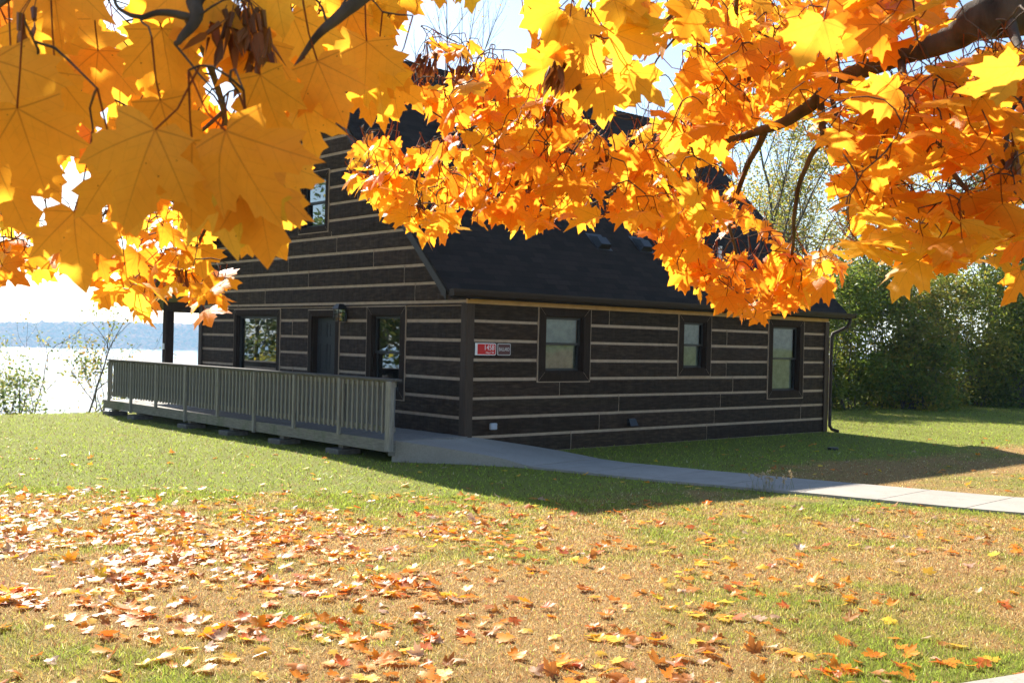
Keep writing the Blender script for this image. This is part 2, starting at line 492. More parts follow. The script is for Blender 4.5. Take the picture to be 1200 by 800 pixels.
def lawn_colour(x, y):
    """colour of the turf itself: dry and tan in the open, greener near the cabin and in patches"""
    s, t = to_house(x, y)
    px = 600 + 1270*x/np.maximum(y, 1)
    n = fbm(x*.55, y*.55, 3, 5); n2 = fbm(x*2.1, y*1.6, 8, 4); n3 = fbm(x*9, y*9, 12, 3)
    g = .92*sstep(11.2, 15, y)*(1 - .0*sstep(1.5, 4, x)) 
    g = np.where(x > 2.2, .10*sstep(12, 15, y) + .80*sstep(20.5, 24, y), g)
    g = np.maximum(g, .75*sstep(6.6, 5.2, y)*sstep(.6, 1.8, x))
    g = np.maximum(g, .95*sstep(-4.6, -3.0, t)*(s > 0)*(y > 14.5))
    d = np.abs(y - np.interp(x, PATH_NEAR[:, 0], PATH_NEAR[:, 1]))
    g = np.maximum(g, .55*sstep(.9, .1, d)*(x > .3))
    g = np.clip(g + (n-.5)*1.5 + (n2-.5)*.8 + (n3-.5)*.7 + .33 - .15*sstep(11, 9, y)*sstep(2.5, .5, x) - .16*sstep(2.5, 4.5, x)*sstep(11.5, 13.5, y)*sstep(23, 21, y)*sstep(-3.4, -4.8, t), 0, 1)
    g = sstep(.10, .90, g)[..., None]
    dry = np.array([.57, .355, .125]); grn = np.array([.29, .36, .045])
    return dry*(1-g) + grn*g, g[..., 0]

def graded(lo, hi, step, outer, growth=1.35):
    a = list(np.arange(lo, hi+1e-6, step)); st = step
    while a[-1] < outer[1]: st *= growth; a.append(a[-1]+st)
    st = step
    while a[0] > outer[0]: st *= growth; a.insert(0, a[0]-st)
    return np.array(a)
gx = graded(-17, 24, .2, (-600, 900)); gy = graded(3.0, 46, .2, (-600, 220))
GX, GY = np.meshgrid(gx, gy)
GZ = ground(GX, GY)
mb = MB()
nx, ny = len(gx), len(gy)
i = np.arange(ny-1)[:, None]*nx + np.arange(nx-1)[None]
q = np.stack([i, i+1, i+nx+1, i+nx], -1).reshape(-1, 4)
colr, _ = lawn_colour(GX.ravel(), GY.ravel())
mb.add(np.stack([GX.ravel(), GY.ravel(), GZ.ravel()], 1), q, col=colr*.8)
g_ob = mb.build('lawn', M['soil'], smooth=True); tag(g_ob, 'autumn lawn of dry tan and green turf falling away to the lake', 'lawn', kind='structure')

# lake
mb = MB()
mb.add([(-4500, -300, LAKE_Z), (3500, -300, LAKE_Z), (3500, 6000, LAKE_Z), (-4500, 6000, LAKE_Z)], np.array([(0, 1, 2, 3)]))
lake = mb.build('lake', M['water'], sub=(0, 0, LAKE_Z), loc=(0, 0, LAKE_Z)); tag(lake, 'wide bright lake below the bluff', 'lake', kind='structure')

# wooded hills on the far shore
mb = MB()
az = np.linspace(R(-40), R(8), 900); dd = np.concatenate([np.linspace(2270, 2460, 40), np.linspace(2475, 3000, 14)])
A, D = np.meshgrid(az, dd)
X = np.sin(A)*D; Y = np.cos(A)*D
prof = 51 + 9*(fbm(A*9+4, A*0, 31, 3)-.5)*2
shore = 2300 + 36*(fbm(A*14, A*0+2, 41, 3)-.5)*2
rise = sstep(0, 1, np.clip((D-shore)/150, 0, 1))**.75
Z = LAKE_Z - 2 + rise*prof + 2*(D > shore) + (D > shore)*(9*(vnoise(X*.07, Y*.07, 7)-.5) + 7*(vnoise(X*.17, Y*.17, 9)-.5))
nx = len(az); i = np.arange(len(dd)-1)[:, None]*nx + np.arange(nx-1)[None]
mb.add(np.stack([X.ravel(), Y.ravel(), Z.ravel()], 1), np.stack([i, i+1, i+nx+1, i+nx], -1).reshape(-1, 4))
h_ob = mb.build('hills', M['hills']); tag(h_ob, 'low wooded hills in blue haze along the far shore', 'hills', kind='structure')

# the concrete walk and its ramp up to the deck
def strip(mb, far, near, zf, zn, depth):
    """closed slab between two edge lines"""
    n = len(far)
    T = [(*far[k], zf[k]) for k in range(n)] + [(*near[k], zn[k]) for k in range(n)]
    B = [(*far[k], zf[k]-depth[k]) for k in range(n)] + [(*near[k], zn[k]-depth[k]) for k in range(n)]
    f = []
    for k in range(n-1):
        f.append((k, k+1, n+k+1, n+k)[::-1])
        f.append((2*n+k, 2*n+k+1, 3*n+k+1, 3*n+k))
        f.append((k, 2*n+k, 2*n+k+1, k+1)[::-1])
        f.append((n+k, n+k+1, 3*n+k+1, 3*n+k)[::-1])
    f.append((0, n, 3*n, 2*n)[::-1]); f.append((n-1, 2*n+n-1, 3*n+n-1, n+n-1)[::-1])
    mb.add(np.array(T+B), f)
def resample(P, n):
    d = np.concatenate([[0], np.cumsum(np.hypot(*np.diff(P, axis=0).T))]); u = np.linspace(0, d[-1], n)
    return np.stack([np.interp(u, d, P[:, 0]), np.interp(u, d, P[:, 1])], 1)
mb = MB()
pf = resample(PATH_FAR, 240); pn = resample(PATH_NEAR, 240)
k0 = 0
for k in range(0, 239, 10):                  # slabs with a tooled joint between them
    sl = slice(k, min(k+11, 240))
    a, b = pf[sl].copy(), pn[sl].copy()
    for arr in (a, b):
        e = arr[1]-arr[0]; arr[0] += e/np.linalg.norm(e)*.008
        e = arr[-1]-arr[-2]; arr[-1] -= e/np.linalg.norm(e)*.008
    strip(mb, a, b, ground(a[:, 0], a[:, 1])+.035, ground(b[:, 0], b[:, 1])+.035, [.12]*len(a))
strip(mb, pf+[0, -.012], pn+[0, .012], ground(pf[:, 0], pf[:, 1])+.022, ground(pn[:, 0], pn[:, 1])+.022, [.1]*240)
walk = mb.build('path', M['concrete']); tag(walk, 'narrow concrete walk curving from the ramp across the lawn', 'walk', kind='structure')
mb = MB()
rf = [house(*p)[:2] for p, z in RAMP_FAR]; rn = [house(*p)[:2] for p, z in RAMP_NEAR]
rn[-1] = np.array([.30, 16.27]); rn[-2] = np.array([.05, 16.40])
zf = [z for p, z in RAMP_FAR]; zn = [z for p, z in RAMP_NEAR]
zn[-1] = float(ground(.3, 16.27))+.04; zf[-1] = float(ground(*rf[-1]))+.04; zn[-2] = .085
def smooth(P, n=25):
    P = np.array(P); u = np.linspace(0, 1, len(P)); w_ = np.linspace(0, 1, n)
    out = np.stack([np.interp(w_, u, P[:, c]) for c in range(P.shape[1])], 1)
    for _ in range(6): out[1:-1] = .25*out[:-2] + .5*out[1:-1] + .25*out[2:]
    return out
F3 = smooth([(*a, z) for a, z in zip(rf, zf)]); N3 = smooth([(*a, z) for a, z in zip(rn, zn)])
strip(mb, F3[:, :2], N3[:, :2], F3[:, 2], N3[:, 2], [.5]*25)
rampo = mb.build('concrete_ramp', M['concrete'], sub=(*house(-.5, -.8)[:2], 0), loc=(*house(-.5, -.8)[:2], 0)); tag(rampo, 'pale concrete ramp rising to the deck at the cabin corner', 'ramp', kind='structure')
mb = MB()
strip(mb, np.array([(2.12, 5.30), (2.74, 5.60), (4.5, 6.45)]), np.array([(2.6, 3.6), (3.4, 4.0), (5.2, 5.0)]), [.262]*3, [.268]*3, [.1]*3)
slab = mb.build('pavement', M['concrete'], sub=(3.3, 4.8, .2), loc=(3.3, 4.8, .2)); tag(slab, 'corner of a concrete pavement at the lower edge of the lawn', 'pavement', kind='structure')

# grass: one mesh of short blades over the lawn in view
def make_grass(n, y0, y1, wid, hgt, seed, side=1.34):
    r = np.random.default_rng(seed)
    y = r.uniform(y0, y1, n); x = (r.uniform(-1, 1, n)*.4724*side)*y + r.normal(0, .8, n)*(r.random(n) < .5)
    s, t = to_house(x, y)
    inside = (s > -.05) & (s < 10.75) & (t > -.05) & (t < 11.6)
    deck_ = (s > -1.6) & (s <= 0) & (t > -.1) & (t < 11.2) & (r.random(n) < .97)
    pav = (y < 5.28 + (x-1.95)*.5) & (x > 1.95) & (y > 3.0)
    keep = ~(inside | deck_ | path_side(x, y) | pav)
    x, y = x[keep], y[keep]; n = len(x)
    z = ground(x, y)
    c, g = lawn_colour(x, y)
    hh = hgt*r.uniform(.3, 1.2, n)**1.2*(.75 + .5*g); ww = wid*r.uniform(.7, 1.3, n)*np.clip(y/7, .8, 2.2)
    a = r.uniform(0, 2*np.pi, n); ln = np.abs(r.normal(0, 1.2, n))*hh
    la = r.uniform(0, 2*np.pi, n)
    b = np.stack([x, y, z-.004], 1)
    du = np.stack([np.cos(a)*ww, np.sin(a)*ww, 0*a], 1)*.5
    tip = b + np.stack([np.cos(la)*ln, np.sin(la)*ln, hh], 1)
    V = np.stack([b-du, b+du, tip], 1).reshape(-1, 3)
    jit = r.normal(1, .30, (n, 1))
    straw = (r.random(n) < .34*(1-g)+.015)[:, None]
    c = np.where(straw, np.array([.68, .51, .27]), c)
    lime = (r.random(n) < .10+.12*g)[:, None]
    c = np.where(lime & ~straw, np.array([.36, .46, .07]), c)
    brn = (r.random(n) < .22)[:, None]
    c = np.where(brn, np.array([.20, .135, .06]), c)
    red = (r.random(n) < .16*(1-g))[:, None]
    c = np.where(red, np.array([.42, .17, .08]), c)
    c = np.clip(c*jit, .01, .8)
    mb.add(V, np.arange(3*n).reshape(-1, 3), col=np.repeat(c, 3, 0))
mb = MB()
make_grass(430000, 4.2, 13, .0060, .034, 1)
make_grass(200000, 13, 40, .0065, .036, 2)
gr = mb.build('grass', M['grass']); tag(gr, 'short blades of dry and green turf grass covering the lawn', 'grass', kind='stuff')

# the air over the lake: one even volume
def make_haze(density):
    m = bpy.data.materials.new('haze'); m.use_nodes = True; t = m.node_tree
    t.nodes.remove(t.nodes['Principled BSDF'])
    pv = t.nodes.new('ShaderNodeVolumePrincipled')
    pv.inputs['Color'].default_value = (.42, .68, 1.0, 1); pv.inputs['Density'].default_value = density
    pv.inputs['Anisotropy'].default_value = .3
    t.links.new(pv.outputs[0], t.nodes['Material Output'].inputs['Volume'])
    mb = MB(); mb.box(-2900, 2200, -900, 3300, LAKE_Z-6, 46)
    o = mb.build('haze', m); tag(o, 'pale blue haze lying over the lake and far hills', 'haze', kind='stuff')
    return o
HAZE = .00018
make_haze(HAZE)
# ------------------------------------------------------------------ the log cabin
CO = .32; WT = 2.56; WW = 9.60; LL = 10.62        # course height, wall top, gable width, length
RZ0 = 2.92; PK = 4.80                              # roof plane z = t + RZ0 on the near slope
RT = .17                                           # roof thickness
cabin = empty('log_cabin', tuple(HC), YAW)
tag(cabin, 'dark brown log cabin with pale chinking and a steep shingled roof', 'cabin')

def wpt(side, a, z, out):
    if side == 'long': return (a, -out, z)
    if side == 'gable': return (-out, a, z)
    if side == 'lake': return (a, WW+out, z)
    return (LL+out, a, z)
FLIP = {'long': False, 'gable': True, 'lake': True, 'back': False}
def limits(side, z):
    if side in ('long', 'lake'): return (0.0, LL)
    lo = max(0.0, z - (RZ0-RT)); 
    if z < 3.70: hi = WW
    elif z < 4.66: hi = (8.50-z)/.5
    else: hi = 12.32 - z
    return (lo, hi)
def addf(mb, side, V, F, col=None):
    if FLIP[side]: F = [tuple(q)[::-1] for q in F]
    mb.add([wpt(side, *p) for p in V], F, col=col)

def plank(mb, side, a0b, a1b, a1t, a0t, z0, z1, d, lowbev, topbev, col):
    """one hewn plank: a shallow cambered face between two rounded long edges"""
    rows = []
    b = .016
    rows.append((z0, .004 if lowbev else d)); rows.append((z0+b, d*.85)); rows.append((z0+.35*(z1-z0), d)); rows.append((z0+.7*(z1-z0), d*.97)); rows.append((z1-b, d*.8)); rows.append((z1, .004 if topbev else d))
    V = []; F = []
    for (z, o) in rows:
        u = (z-z0)/(z1-z0)
        a0 = a0b+(a0t-a0b)*u; a1 = a1b+(a1t-a1b)*u
        e = .006
        V += [(a0, z, -.01), (a0, z, max(o-e, .002)), (a0+e, z, o), (a1-e, z, o), (a1, z, max(o-e, .002)), (a1, z, -.01)]
    for r in range(5):
        for c_ in range(5):
            i = r*6+c_; F.append((i, i+1, i+7, i+6))
    F.append((0, 1, 2, 3, 4, 5)[::-1]); k = 30; F.append((k, k+1, k+2, k+3, k+4, k+5))
    addf(mb, side, V, F, col)

GAP = .039
def wall(side, openings, courses, seed, name):
    """openings: (a0, a1, z0, z1) outer edges of the casings; holes: same, of the glass"""
    r = random.Random(seed)
    pl = MB(); ch = MB()
    for k in range(courses[0], courses[1]):          # course k spans z from k*CO to (k+1)*CO
        zc0, zc1 = k*CO, (k+1)*CO
        cuts = sorted({zc0, zc1} | {z for o in openings for z in (o[2], o[3]) if zc0+.03 < z < zc1-.055})
        # butt joints of this course
        lo0, hi0 = limits(side, zc0+.01)
        joints = []; x = lo0 + r.uniform(1.2, 4.4)
        while x < hi0-.5: joints.append(x); x += r.uniform(3.0, 5.5)
        tone = {j: r.uniform(.75, 1.25) for j in range(30)}
        for z0, z1 in zip(cuts[:-1], cuts[1:]):
            zm = .5*(z0+z1)
            A0, A1 = limits(side, z0), limits(side, z1)
            if A0[1]-A0[0] < .15: continue
            spans = [(A0[0], A0[1])]
            for o in openings:
                if o[2]-.001 <= zm <= o[3]+.001:
                    new = []
                    for (p, q_) in spans:
                        if o[0] > p: new.append((p, min(q_, o[0])))
                        if o[1] < q_: new.append((max(p, o[1]), q_))
                    spans = new
            for (p, q_) in spans:
                if q_-p < .02: continue
                left_edge = abs(p-A0[0]) < 1e-6; right_edge = abs(q_-A0[1]) < 1e-6
                pt = A1[0] if left_edge else p; qt = A1[1] if right_edge else q_
                if qt-pt < .03: qt = pt+.03
                # mortar bed behind the planks
                V = [(p, z0, -.16), (q_, z0, -.16), (q_, z0, .008), (p, z0, .008), (pt, z1, -.16), (qt, z1, -.16), (qt, z1, .008), (pt, z1, .008)]
                addf(ch, side, V, [(0, 1, 2, 3), (7, 6, 5, 4), (3, 2, 6, 7), (1, 0, 4, 5), (0, 3, 7, 4), (2, 1, 5, 6)])
                js = [j for j in joints if p+.25 < j < min(q_, qt)-.25]
                for j in js:
                    V = [(j-.004, z0, .0), (j+.004, z0, .0), (j+.004, z0, .0235), (j-.004, z0, .0235), (j-.004, z1, .0), (j+.004, z1, .0), (j+.004, z1, .0235), (j-.004, z1, .0235)]
                    addf(ch, side, V, [(0, 1, 2, 3), (7, 6, 5, 4), (3, 2, 6, 7), (1, 0, 4, 5), (0, 3, 7, 4), (2, 1, 5, 6)])
                ed = [p+.004] + js + [q_-.004]
                for n_, (u, v) in enumerate(zip(ed[:-1], ed[1:])):
                    ub = u + (.0042 if n_ else 0); vb = v - (.0042 if n_ < len(ed)-2 else 0)
                    ut = (pt+.004) if (n_ == 0 and left_edge) else ub
                    vt = (qt-.004) if (n_ == len(ed)-2 and right_edge) else vb
                    if vt-ut < .04: continue
                    lowb = abs(z0-zc0) < 1e-6; topb = abs(z1-zc1) < 1e-6
                    zz0 = z0 + (.004 if lowb else 0); zz1 = z1 - (GAP if topb else 0)
                    if zz1-zz0 < .03: continue
                    w_ = r.uniform(-.004, .004)
                    t_ = tone[(n_*7+int(u)) % 30]
                    plank(pl, side, ub, vb, vt, ut, zz0, zz1+(w_ if topb else 0), .026+r.uniform(-.003, .004), lowb, topb, (t_, t_*r.uniform(.96, 1.04), t_*r.uniform(.93, 1.07)))
    p_o = pl.build(name, M['log'], cabin)
    ch.build('chinking', M['chink'], p_o)
    return p_o

# openings: outer casing rectangle, then the frame opening inside it
WINL = [('long', 1.58, 2.86, 1.215, 2.535, .17, True), ('long', 5.36, 6.37, 1.295, 2.525, .15, True), ('long', 8.37, 9.69, .80, 2.52, .15, True)]
WING = [('gable', 6.02, 7.99, .86, 2.45, .12, False), ('gable', 1.68, 2.86, .83, 2.47, .15, True), ('gable', 4.28, 5.36, 3.95, 5.14, .10, True)]
DOOR = ('gable', 3.80, 4.90, .36, 2.42)
E_ = .016
def opn(L_): return [(o[1]-E_, o[2]+E_, o[3]-E_, o[4]+E_) for o in L_]
side_wall = wall('long', opn(WINL), (-1, 8), 3, 'log_wall')
gable_wall = wall('gable', opn(WING)+[(DOOR[1]-E_, DOOR[2]+E_, .02, DOOR[4]+E_)], (-1, 23), 5, 'log_wall')
wall('lake', [], (-1, 11), 8, 'log_wall'); wall('back', [], (-1, 23), 9, 'log_wall')

def casing(mb, side, a0, a1, z0, z1, wd, out, depth, bottom=True):
    """mitred boards round an opening, with reveals running back to the sash"""
    g = .004
    def board(P):       # outer/inner corners, a mitred trapezoid
        V = [(a, z, -.05) for a, z in P] + [(a, z, out-.004) for a, z in P]
        c = np.mean(np.array(P), 0)
        V += [(a+(c[0]-a)*.02, z+(c[1]-z)*.03, out) for a, z in P]
        addf(mb, side, V, [(3, 2, 1, 0)] + [(i, (i+1) % 4, 4+(i+1) % 4, 4+i) for i in range(4)] + [(4+i, 4+(i+1) % 4, 8+(i+1) % 4, 8+i) for i in range(4)] + [(8, 9, 10, 11)])
    A0, A1, B0, B1 = a0+wd, a1-wd, z0+(wd if bottom else 0), z1-wd
    board([(a0+g, z1), (A0+g, B1), (A1-g, B1), (a1-g, z1)])            # head
    if bottom: board([(a0+g, z0), (a1-g, z0), (A1-g, B0), (A0+g, B0)])  # sill board
    board([(a0, z0+(g if bottom else 0)), (A0, B0+(g if bottom else 0)), (A0, B1-g), (a0, z1-g)])
    board([(a1, z0+(g if bottom else 0)), (a1, z1-g), (A1, B1-g), (A1, B0+(g if bottom else 0))])
    return A0, A1, B0, B1
def frame_ring(mb, side, a0, a1, z0, z1, wd, o0, o1):
    for (p, q_, u, v) in ((a0, a0+wd, z0, z1), (a1-wd, a1, z0, z1), (a0+wd, a1-wd, z0, z0+wd), (a0+wd, a1-wd, z1-wd, z1)):
        slabw(mb, side, p, q_, u, v, o0, o1)
def slabw(mb, side, p, q_, u, v, o0, o1):
    V = [(p, u, o0), (q_, u, o0), (q_, u, o1), (p, u, o1), (p, v, o0), (q_, v, o0), (q_, v, o1), (p, v, o1)]
    addf(mb, side, V, [(0, 1, 2, 3), (7, 6, 5, 4), (3, 2, 6, 7), (1, 0, 4, 5), (0, 3, 7, 4), (2, 1, 5, 6)])

def window(side, a0, a1, z0, z1, wd, hung):
    # caulk line showing round the casing and in its mitres
    cb = MB()
    slab_o = .034
    for (p, q_, u, v) in ((a0-E_, a0+wd-.01, z0-E_, z1+E_), (a1-wd+.01, a1+E_, z0-E_, z1+E_), (a0+wd-.01, a1-wd+.01, z0-E_, z0+wd-.01), (a0+wd-.01, a1-wd+.01, z1-wd+.01, z1+E_)):
        slabw(cb, side, p, q_, u, v, -.15, slab_o)
    fr = MB()
    A0, A1, B0, B1 = casing(fr, side, a0, a1, z0, z1, wd, .040, .1)
    frame_ring(fr, side, A0, A1, B0, B1, .018, -.13, .006)     # reveal
    wo = fr.build('window', M['trim'], cabin)
    cb.build('caulk', M['chink'], wo)
    a0, a1, z0, z1 = A0+.018, A1-.018, B0+.018, B1-.018
    pn = MB(); sh = MB(); zm = .5*(z0+z1)
    if hung:
        frame_ring(sh, side, a0, a1, zm-.02, z1, .042, -.075, -.045)      # upper sash
        frame_ring(sh, side, a0, a1, z0, zm+.02, .042, -.110, -.080)      # lower sash
        addf(pn, side, [(a0+.04, zm+.02, -.060), (a1-.04, zm+.02, -.060), (a1-.04, z1-.04, -.060), (a0+.04, z1-.04, -.060)], [(0, 1, 2, 3)]); addf(pn, side, [(a0+.04, z0+.04, -.095), (a1-.04, z0+.04, -.095), (a1-.04, zm-.02, -.095), (a0+.04, zm-.02, -.095)], [(0, 1, 2, 3)])
    else:
        frame_ring(sh, side, a0, a1, z0, z1, .05, -.085, -.045)
        addf(pn, side, [(a0+.05, z0+.05, -.065), (a1-.05, z0+.05, -.065), (a1-.05, z1-.05, -.065), (a0+.05, z1-.05, -.065)], [(0, 1, 2, 3)])
    sh.build('sash', M['sash'], wo)
    pn.build('pane', M['glass'] if side == 'long' else M['glass_refl'], wo)
    if side == 'long':
        bl = MB(); n = int((z1-z0)/.03)
        for k in range(n):
            zz = z0 + .01 + k*(z1-z0-.02)/n
            V = [(a0+.01, zz, -.150), (a1-.01, zz, -.150), (a1-.01, zz+.029, -.135), (a0+.01, zz+.029, -.135)]
            addf(bl, side, V, [(0, 1, 2, 3)])
        bl.build('blind', M['blind'], wo)
    return wo
for o in WINL + WING: window(*o)

# front door: six panels in a deep casing
cb = MB(); _, a0, a1, z0, z1 = DOOR
for (p, q_, u, v) in ((a0-E_, a0+.11, z0, z1+E_), (a1-.11, a1+E_, z0, z1+E_), (a0+.11, a1-.11, z1-.11, z1+E_)): slabw(cb, 'gable', p, q_, u, v, -.15, .034)
fr = MB(); A0, A1, B0, B1 = casing(fr, 'gable', a0, a1, z0, z1, .12, .042, .1, bottom=False)
frame_ring(fr, 'gable', A0, A1, B0, B1, .02, -.14, .004)
dm = MB()
slabw(dm, 'gable', A0+.02, A1-.02, B0+.02, B1-.02, -.125, -.095)
mw = (A1-A0-.04)
cols_ = [(A0+.02+.11, A0+.02+mw/2-.045), (A0+.02+mw/2+.045, A1-.02-.11)]
for (u, v) in ((B0+.20, B0+.78), (B0+.90, B0+1.42), (B0+1.54, B0+1.82)):
    for (p, q_) in cols_:
        frame_ring(dm, 'gable', p, q_, u, v, .018, -.095, -.086)
        slabw(dm, 'gable', p+.04, q_-.04, u+.04, v-.04, -.095, -.088)
door = dm.build('door', M['door'], cabin)
fr.build('door_casing', M['trim'], door); cb.build('caulk', M['chink'], door)
hb = MB(); hb.tube([(.095, A0+.09, 1.33), (.055, A0+.09, 1.33)], .012, 8); hb.tube([(.06, A0+.09, 1.33), (.05, A0+.09, 1.33), (.03, A0+.09, 1.33), (.02, A0+.09, 1.33)], [.02, .032, .032, .015], 12)
hb.build('door_handle', M['black_metal'], door, smooth=True)

# corner boards
mb = MB()
for (p, q_, u, v) in ((-.062, .10, -.062, -.030), (-.062, -.030, -.030, .10)): mb.cbox(p, q_, u, v, -.05, WT-.054, .006)
mb.build('corner_post', M['post_brown'], cabin)
mb = MB()
for (p, q_, u, v) in ((LL-.10, LL+.062, -.062, -.030), (LL+.030, LL+.062, -.030, .10)): mb.cbox(p, q_, u, v, -.05, WT-.054, .006)
mb.build('corner_post', M['post_brown'], cabin)
mb = MB()
for (p, q_, u, v) in ((-.060, -.030, WW-.10, WW+.060), (-.030, .10, WW+.030, WW+.060)): mb.cbox(p, q_, u, v, -.05, WT+1.0, .006)
mb.build('corner_post', M['post_brown'], cabin)
# plinth under the logs
mb = MB()
mb.box(.02, LL-.02, .0, .14, -.6, .02); mb.box(.02, .14, .14, WW, -.6, .02)
mb.build('foundation', M['concrete'], cabin)

# roof: near slope, lake slope, and the shallower porch roof that carries on from it
S0, S1 = -.60, LL+.60
def roof_plane(mb, t0, z0, t1, z1, s0=S0, s1=S1, th=RT, off=0.0):
    L_ = math.hypot(t1-t0, z1-z0)
    n = 2
    V = [(s0, t0, z0), (s1, t0, z0), (s1, t1, z1), (s0, t1, z1), (s0, t0, z0-th), (s1, t0, z0-th), (s1, t1, z1-th), (s0, t1, z1-th)]
    uv = [(s0, 0, 0), (s1, 0, 0), (s1, L_, 0), (s0, L_, 0)]*2
    fl = [(0, 1, 2, 3), (7, 6, 5, 4), (0, 4, 5, 1), (1, 5, 6, 2), (2, 6, 7, 3), (3, 7, 4, 0)]
    if t1 < t0: fl = [q_[::-1] for q_ in fl]
    mb.add(V, fl, luv=np.array(uv)+off)
rf_ = MB()
roof_plane(rf_, -.30, RZ0-.30, PK, PK+RZ0, th=.05)
roof_plane(rf_, 7.75, PK+RZ0-2.95, PK, PK+RZ0, th=.05, off=3.3)
roof_plane(rf_, 12.30, 2.62, 7.75, PK+RZ0-2.95, th=.05, off=7.1)
roof = rf_.build('roof', M['shingle'], cabin)
rc = MB()       # ridge cap shingles
for k in range(int((S1-S0)/.15)):
    s_ = S0 + k*.15
    zt = PK+RZ0+.012
    V = [(s_, PK-.14, zt-.135), (s_+.17, PK-.14, zt-.143), (s_+.17, PK, zt-.006), (s_, PK, zt+.006), (s_, PK+.14, zt-.135), (s_+.17, PK+.14, zt-.143)]
    rc.add(V, np.array([(0, 1, 2, 3), (3, 2, 5, 4)]), luv=np.array([(s_+a, b, 0) for a, b in ((0, 0), (.17, 0), (.17, .14), (0, .14), (0, 0), (.17, 0))])+.3)
rc.build('ridge_cap', M['shingle'], roof)
# soffits and barge boards
so = MB()
def slope_slab(mb, t0, z0, t1, z1, s0, s1, d0, d1):
    V = [(s0, t0, z0-d1), (s1, t0, z0-d1), (s1, t1, z1-d1), (s0, t1, z1-d1), (s0, t0, z0-d0), (s1, t0, z0-d0), (s1, t1, z1-d0), (s0, t1, z1-d0)]
    if t1 < t0: V = [V[k] for k in (3, 2, 1, 0, 7, 6, 5, 4)]
    mb.hexa(V)
for (t0, z0, t1, z1) in ((-.07, RZ0-.07, PK, PK+RZ0), (7.75, PK+RZ0-2.95, PK, PK+RZ0), (12.26, 2.64, 7.75, PK+RZ0-2.95)):
    slope_slab(so, t0, z0, t1, z1, S0+.04, S1-.04, .052, .165)
so.build('soffit', M['fascia'], roof)
for ss in (S0-.004, S1-.03):
    fb = MB()
    for (t0, z0, t1, z1) in ((-.17, RZ0-.17, PK, PK+RZ0), (7.75, PK+RZ0-2.95, PK, PK+RZ0), (12.28, 2.63, 7.75, PK+RZ0-2.95)):
        slope_slab(fb, t0, z0, t1, z1, ss, ss+.034, .054, .215)
    fb.build('barge_board', M['fascia'], roof)
rb = MB()   # frieze boards on the gable wall under the rake
for (t0, z0, t1, z1) in ((-.06, RZ0-.06-RT, PK, PK+RZ0-RT), (7.66, 4.655, PK, PK+RZ0-RT-.035), (11.2, 2.9, 7.66, 4.655)):
    slope_slab(rb, t0, z0, t1, z1, -.046, -.002, 0.0, .12)
rb.build('rake_board', M['trim'], cabin)
# eave of the long wall: tan frieze, soffit, gutter and downspout
mb = MB(); mb.cbox(-.045, LL+.045, -.047, -.004, WT-.052, WT+.060, .003); mb.build('frieze_board', M['frieze'], cabin)
mb = MB(); mb.box(S0+.05, S1-.05, -.27, .02, WT+.062, WT+.085); mb.build('eave_soffit', M['fascia'], roof)
gt = MB(); prof = [(-.285, .0), (-.285, -.11), (-.345, -.115), (-.375, -.09), (-.40, -.035), (-.405, .0), (-.392, .0), (-.388, -.03), (-.366, -.078), (-.343, -.10), (-.297, -.097), (-.297, .0)]
zg = WT + .155
V = [(S0-.02, a, zg+b) for a, b in prof] + [(S1+.02, a, zg+b) for a, b in prof]; n = len(prof)
gt.add(V, [(i, (i+1) % n, n+(i+1) % n, n+i) for i in range(n)] + [tuple(range(n))[::-1], tuple(range(n, 2*n))])
for s_ in (S0-.022, S1+.012): gt.box(s_, s_+.01, -.402, -.287, zg-.112, zg-.002)
gutter = gt.build('gutter', M['gutter'], cabin)
ds = MB()
ds.tube([(LL+.46, -.345, zg-.09), (LL+.46, -.335, zg-.20), (LL+.42, -.30, zg-.30), (LL+.26, -.20, zg-.40), (LL+.12, -.11, zg-.47), (LL+.105, -.095, zg-.56), (LL+.105, -.09, 1.2), (LL+.105, -.09, .14), (LL+.12, -.14, .06), (LL+.15, -.30, .02)], .038, 8)
ds.build('downspout', M['gutter'], gutter, smooth=True)

# low slant-back vents, plumbing pipe on the near slope
def roof_vent(s_, t_):
    v = MB(); z_ = t_+RZ0
    def P(ds_, du, dn):      # du up the slope, dn off it
        q_ = math.sqrt(.5); return (s_+ds_, t_+(du-dn)*q_, z_+(du+dn)*q_)
    B_ = [P(-.17, -.16, 0), P(.17, -.16, 0), P(.17, .22, 0), P(-.17, .22, 0)]
    T_ = [P(-.135, -.14, .11), P(.135, -.14, .11), P(.12, .06, .12), P(-.12, .06, .12)]
    v.hexa(B_+T_)
    v.hexa([P(-.22, -.20, .001), P(.22, -.20, .001), P(.22, .28, .001), P(-.22, .28, .001), P(-.22, -.20, .006), P(.22, -.20, .006), P(.22, .28, .006), P(-.22, .28, .006)])
    v.build('roof_vent', M['black_metal'], roof)
roof_vent(4.06, .93); roof_vent(5.36, .98)
v = MB(); v.tube([(7.67, .80, 3.68), (7.67, .80, 4.05)], .05, 14); v.tube([(7.67, .80, 4.045), (7.67, .80, 4.06)], .057, 14)
v.build('vent_pipe', M['white_pvc'], roof)
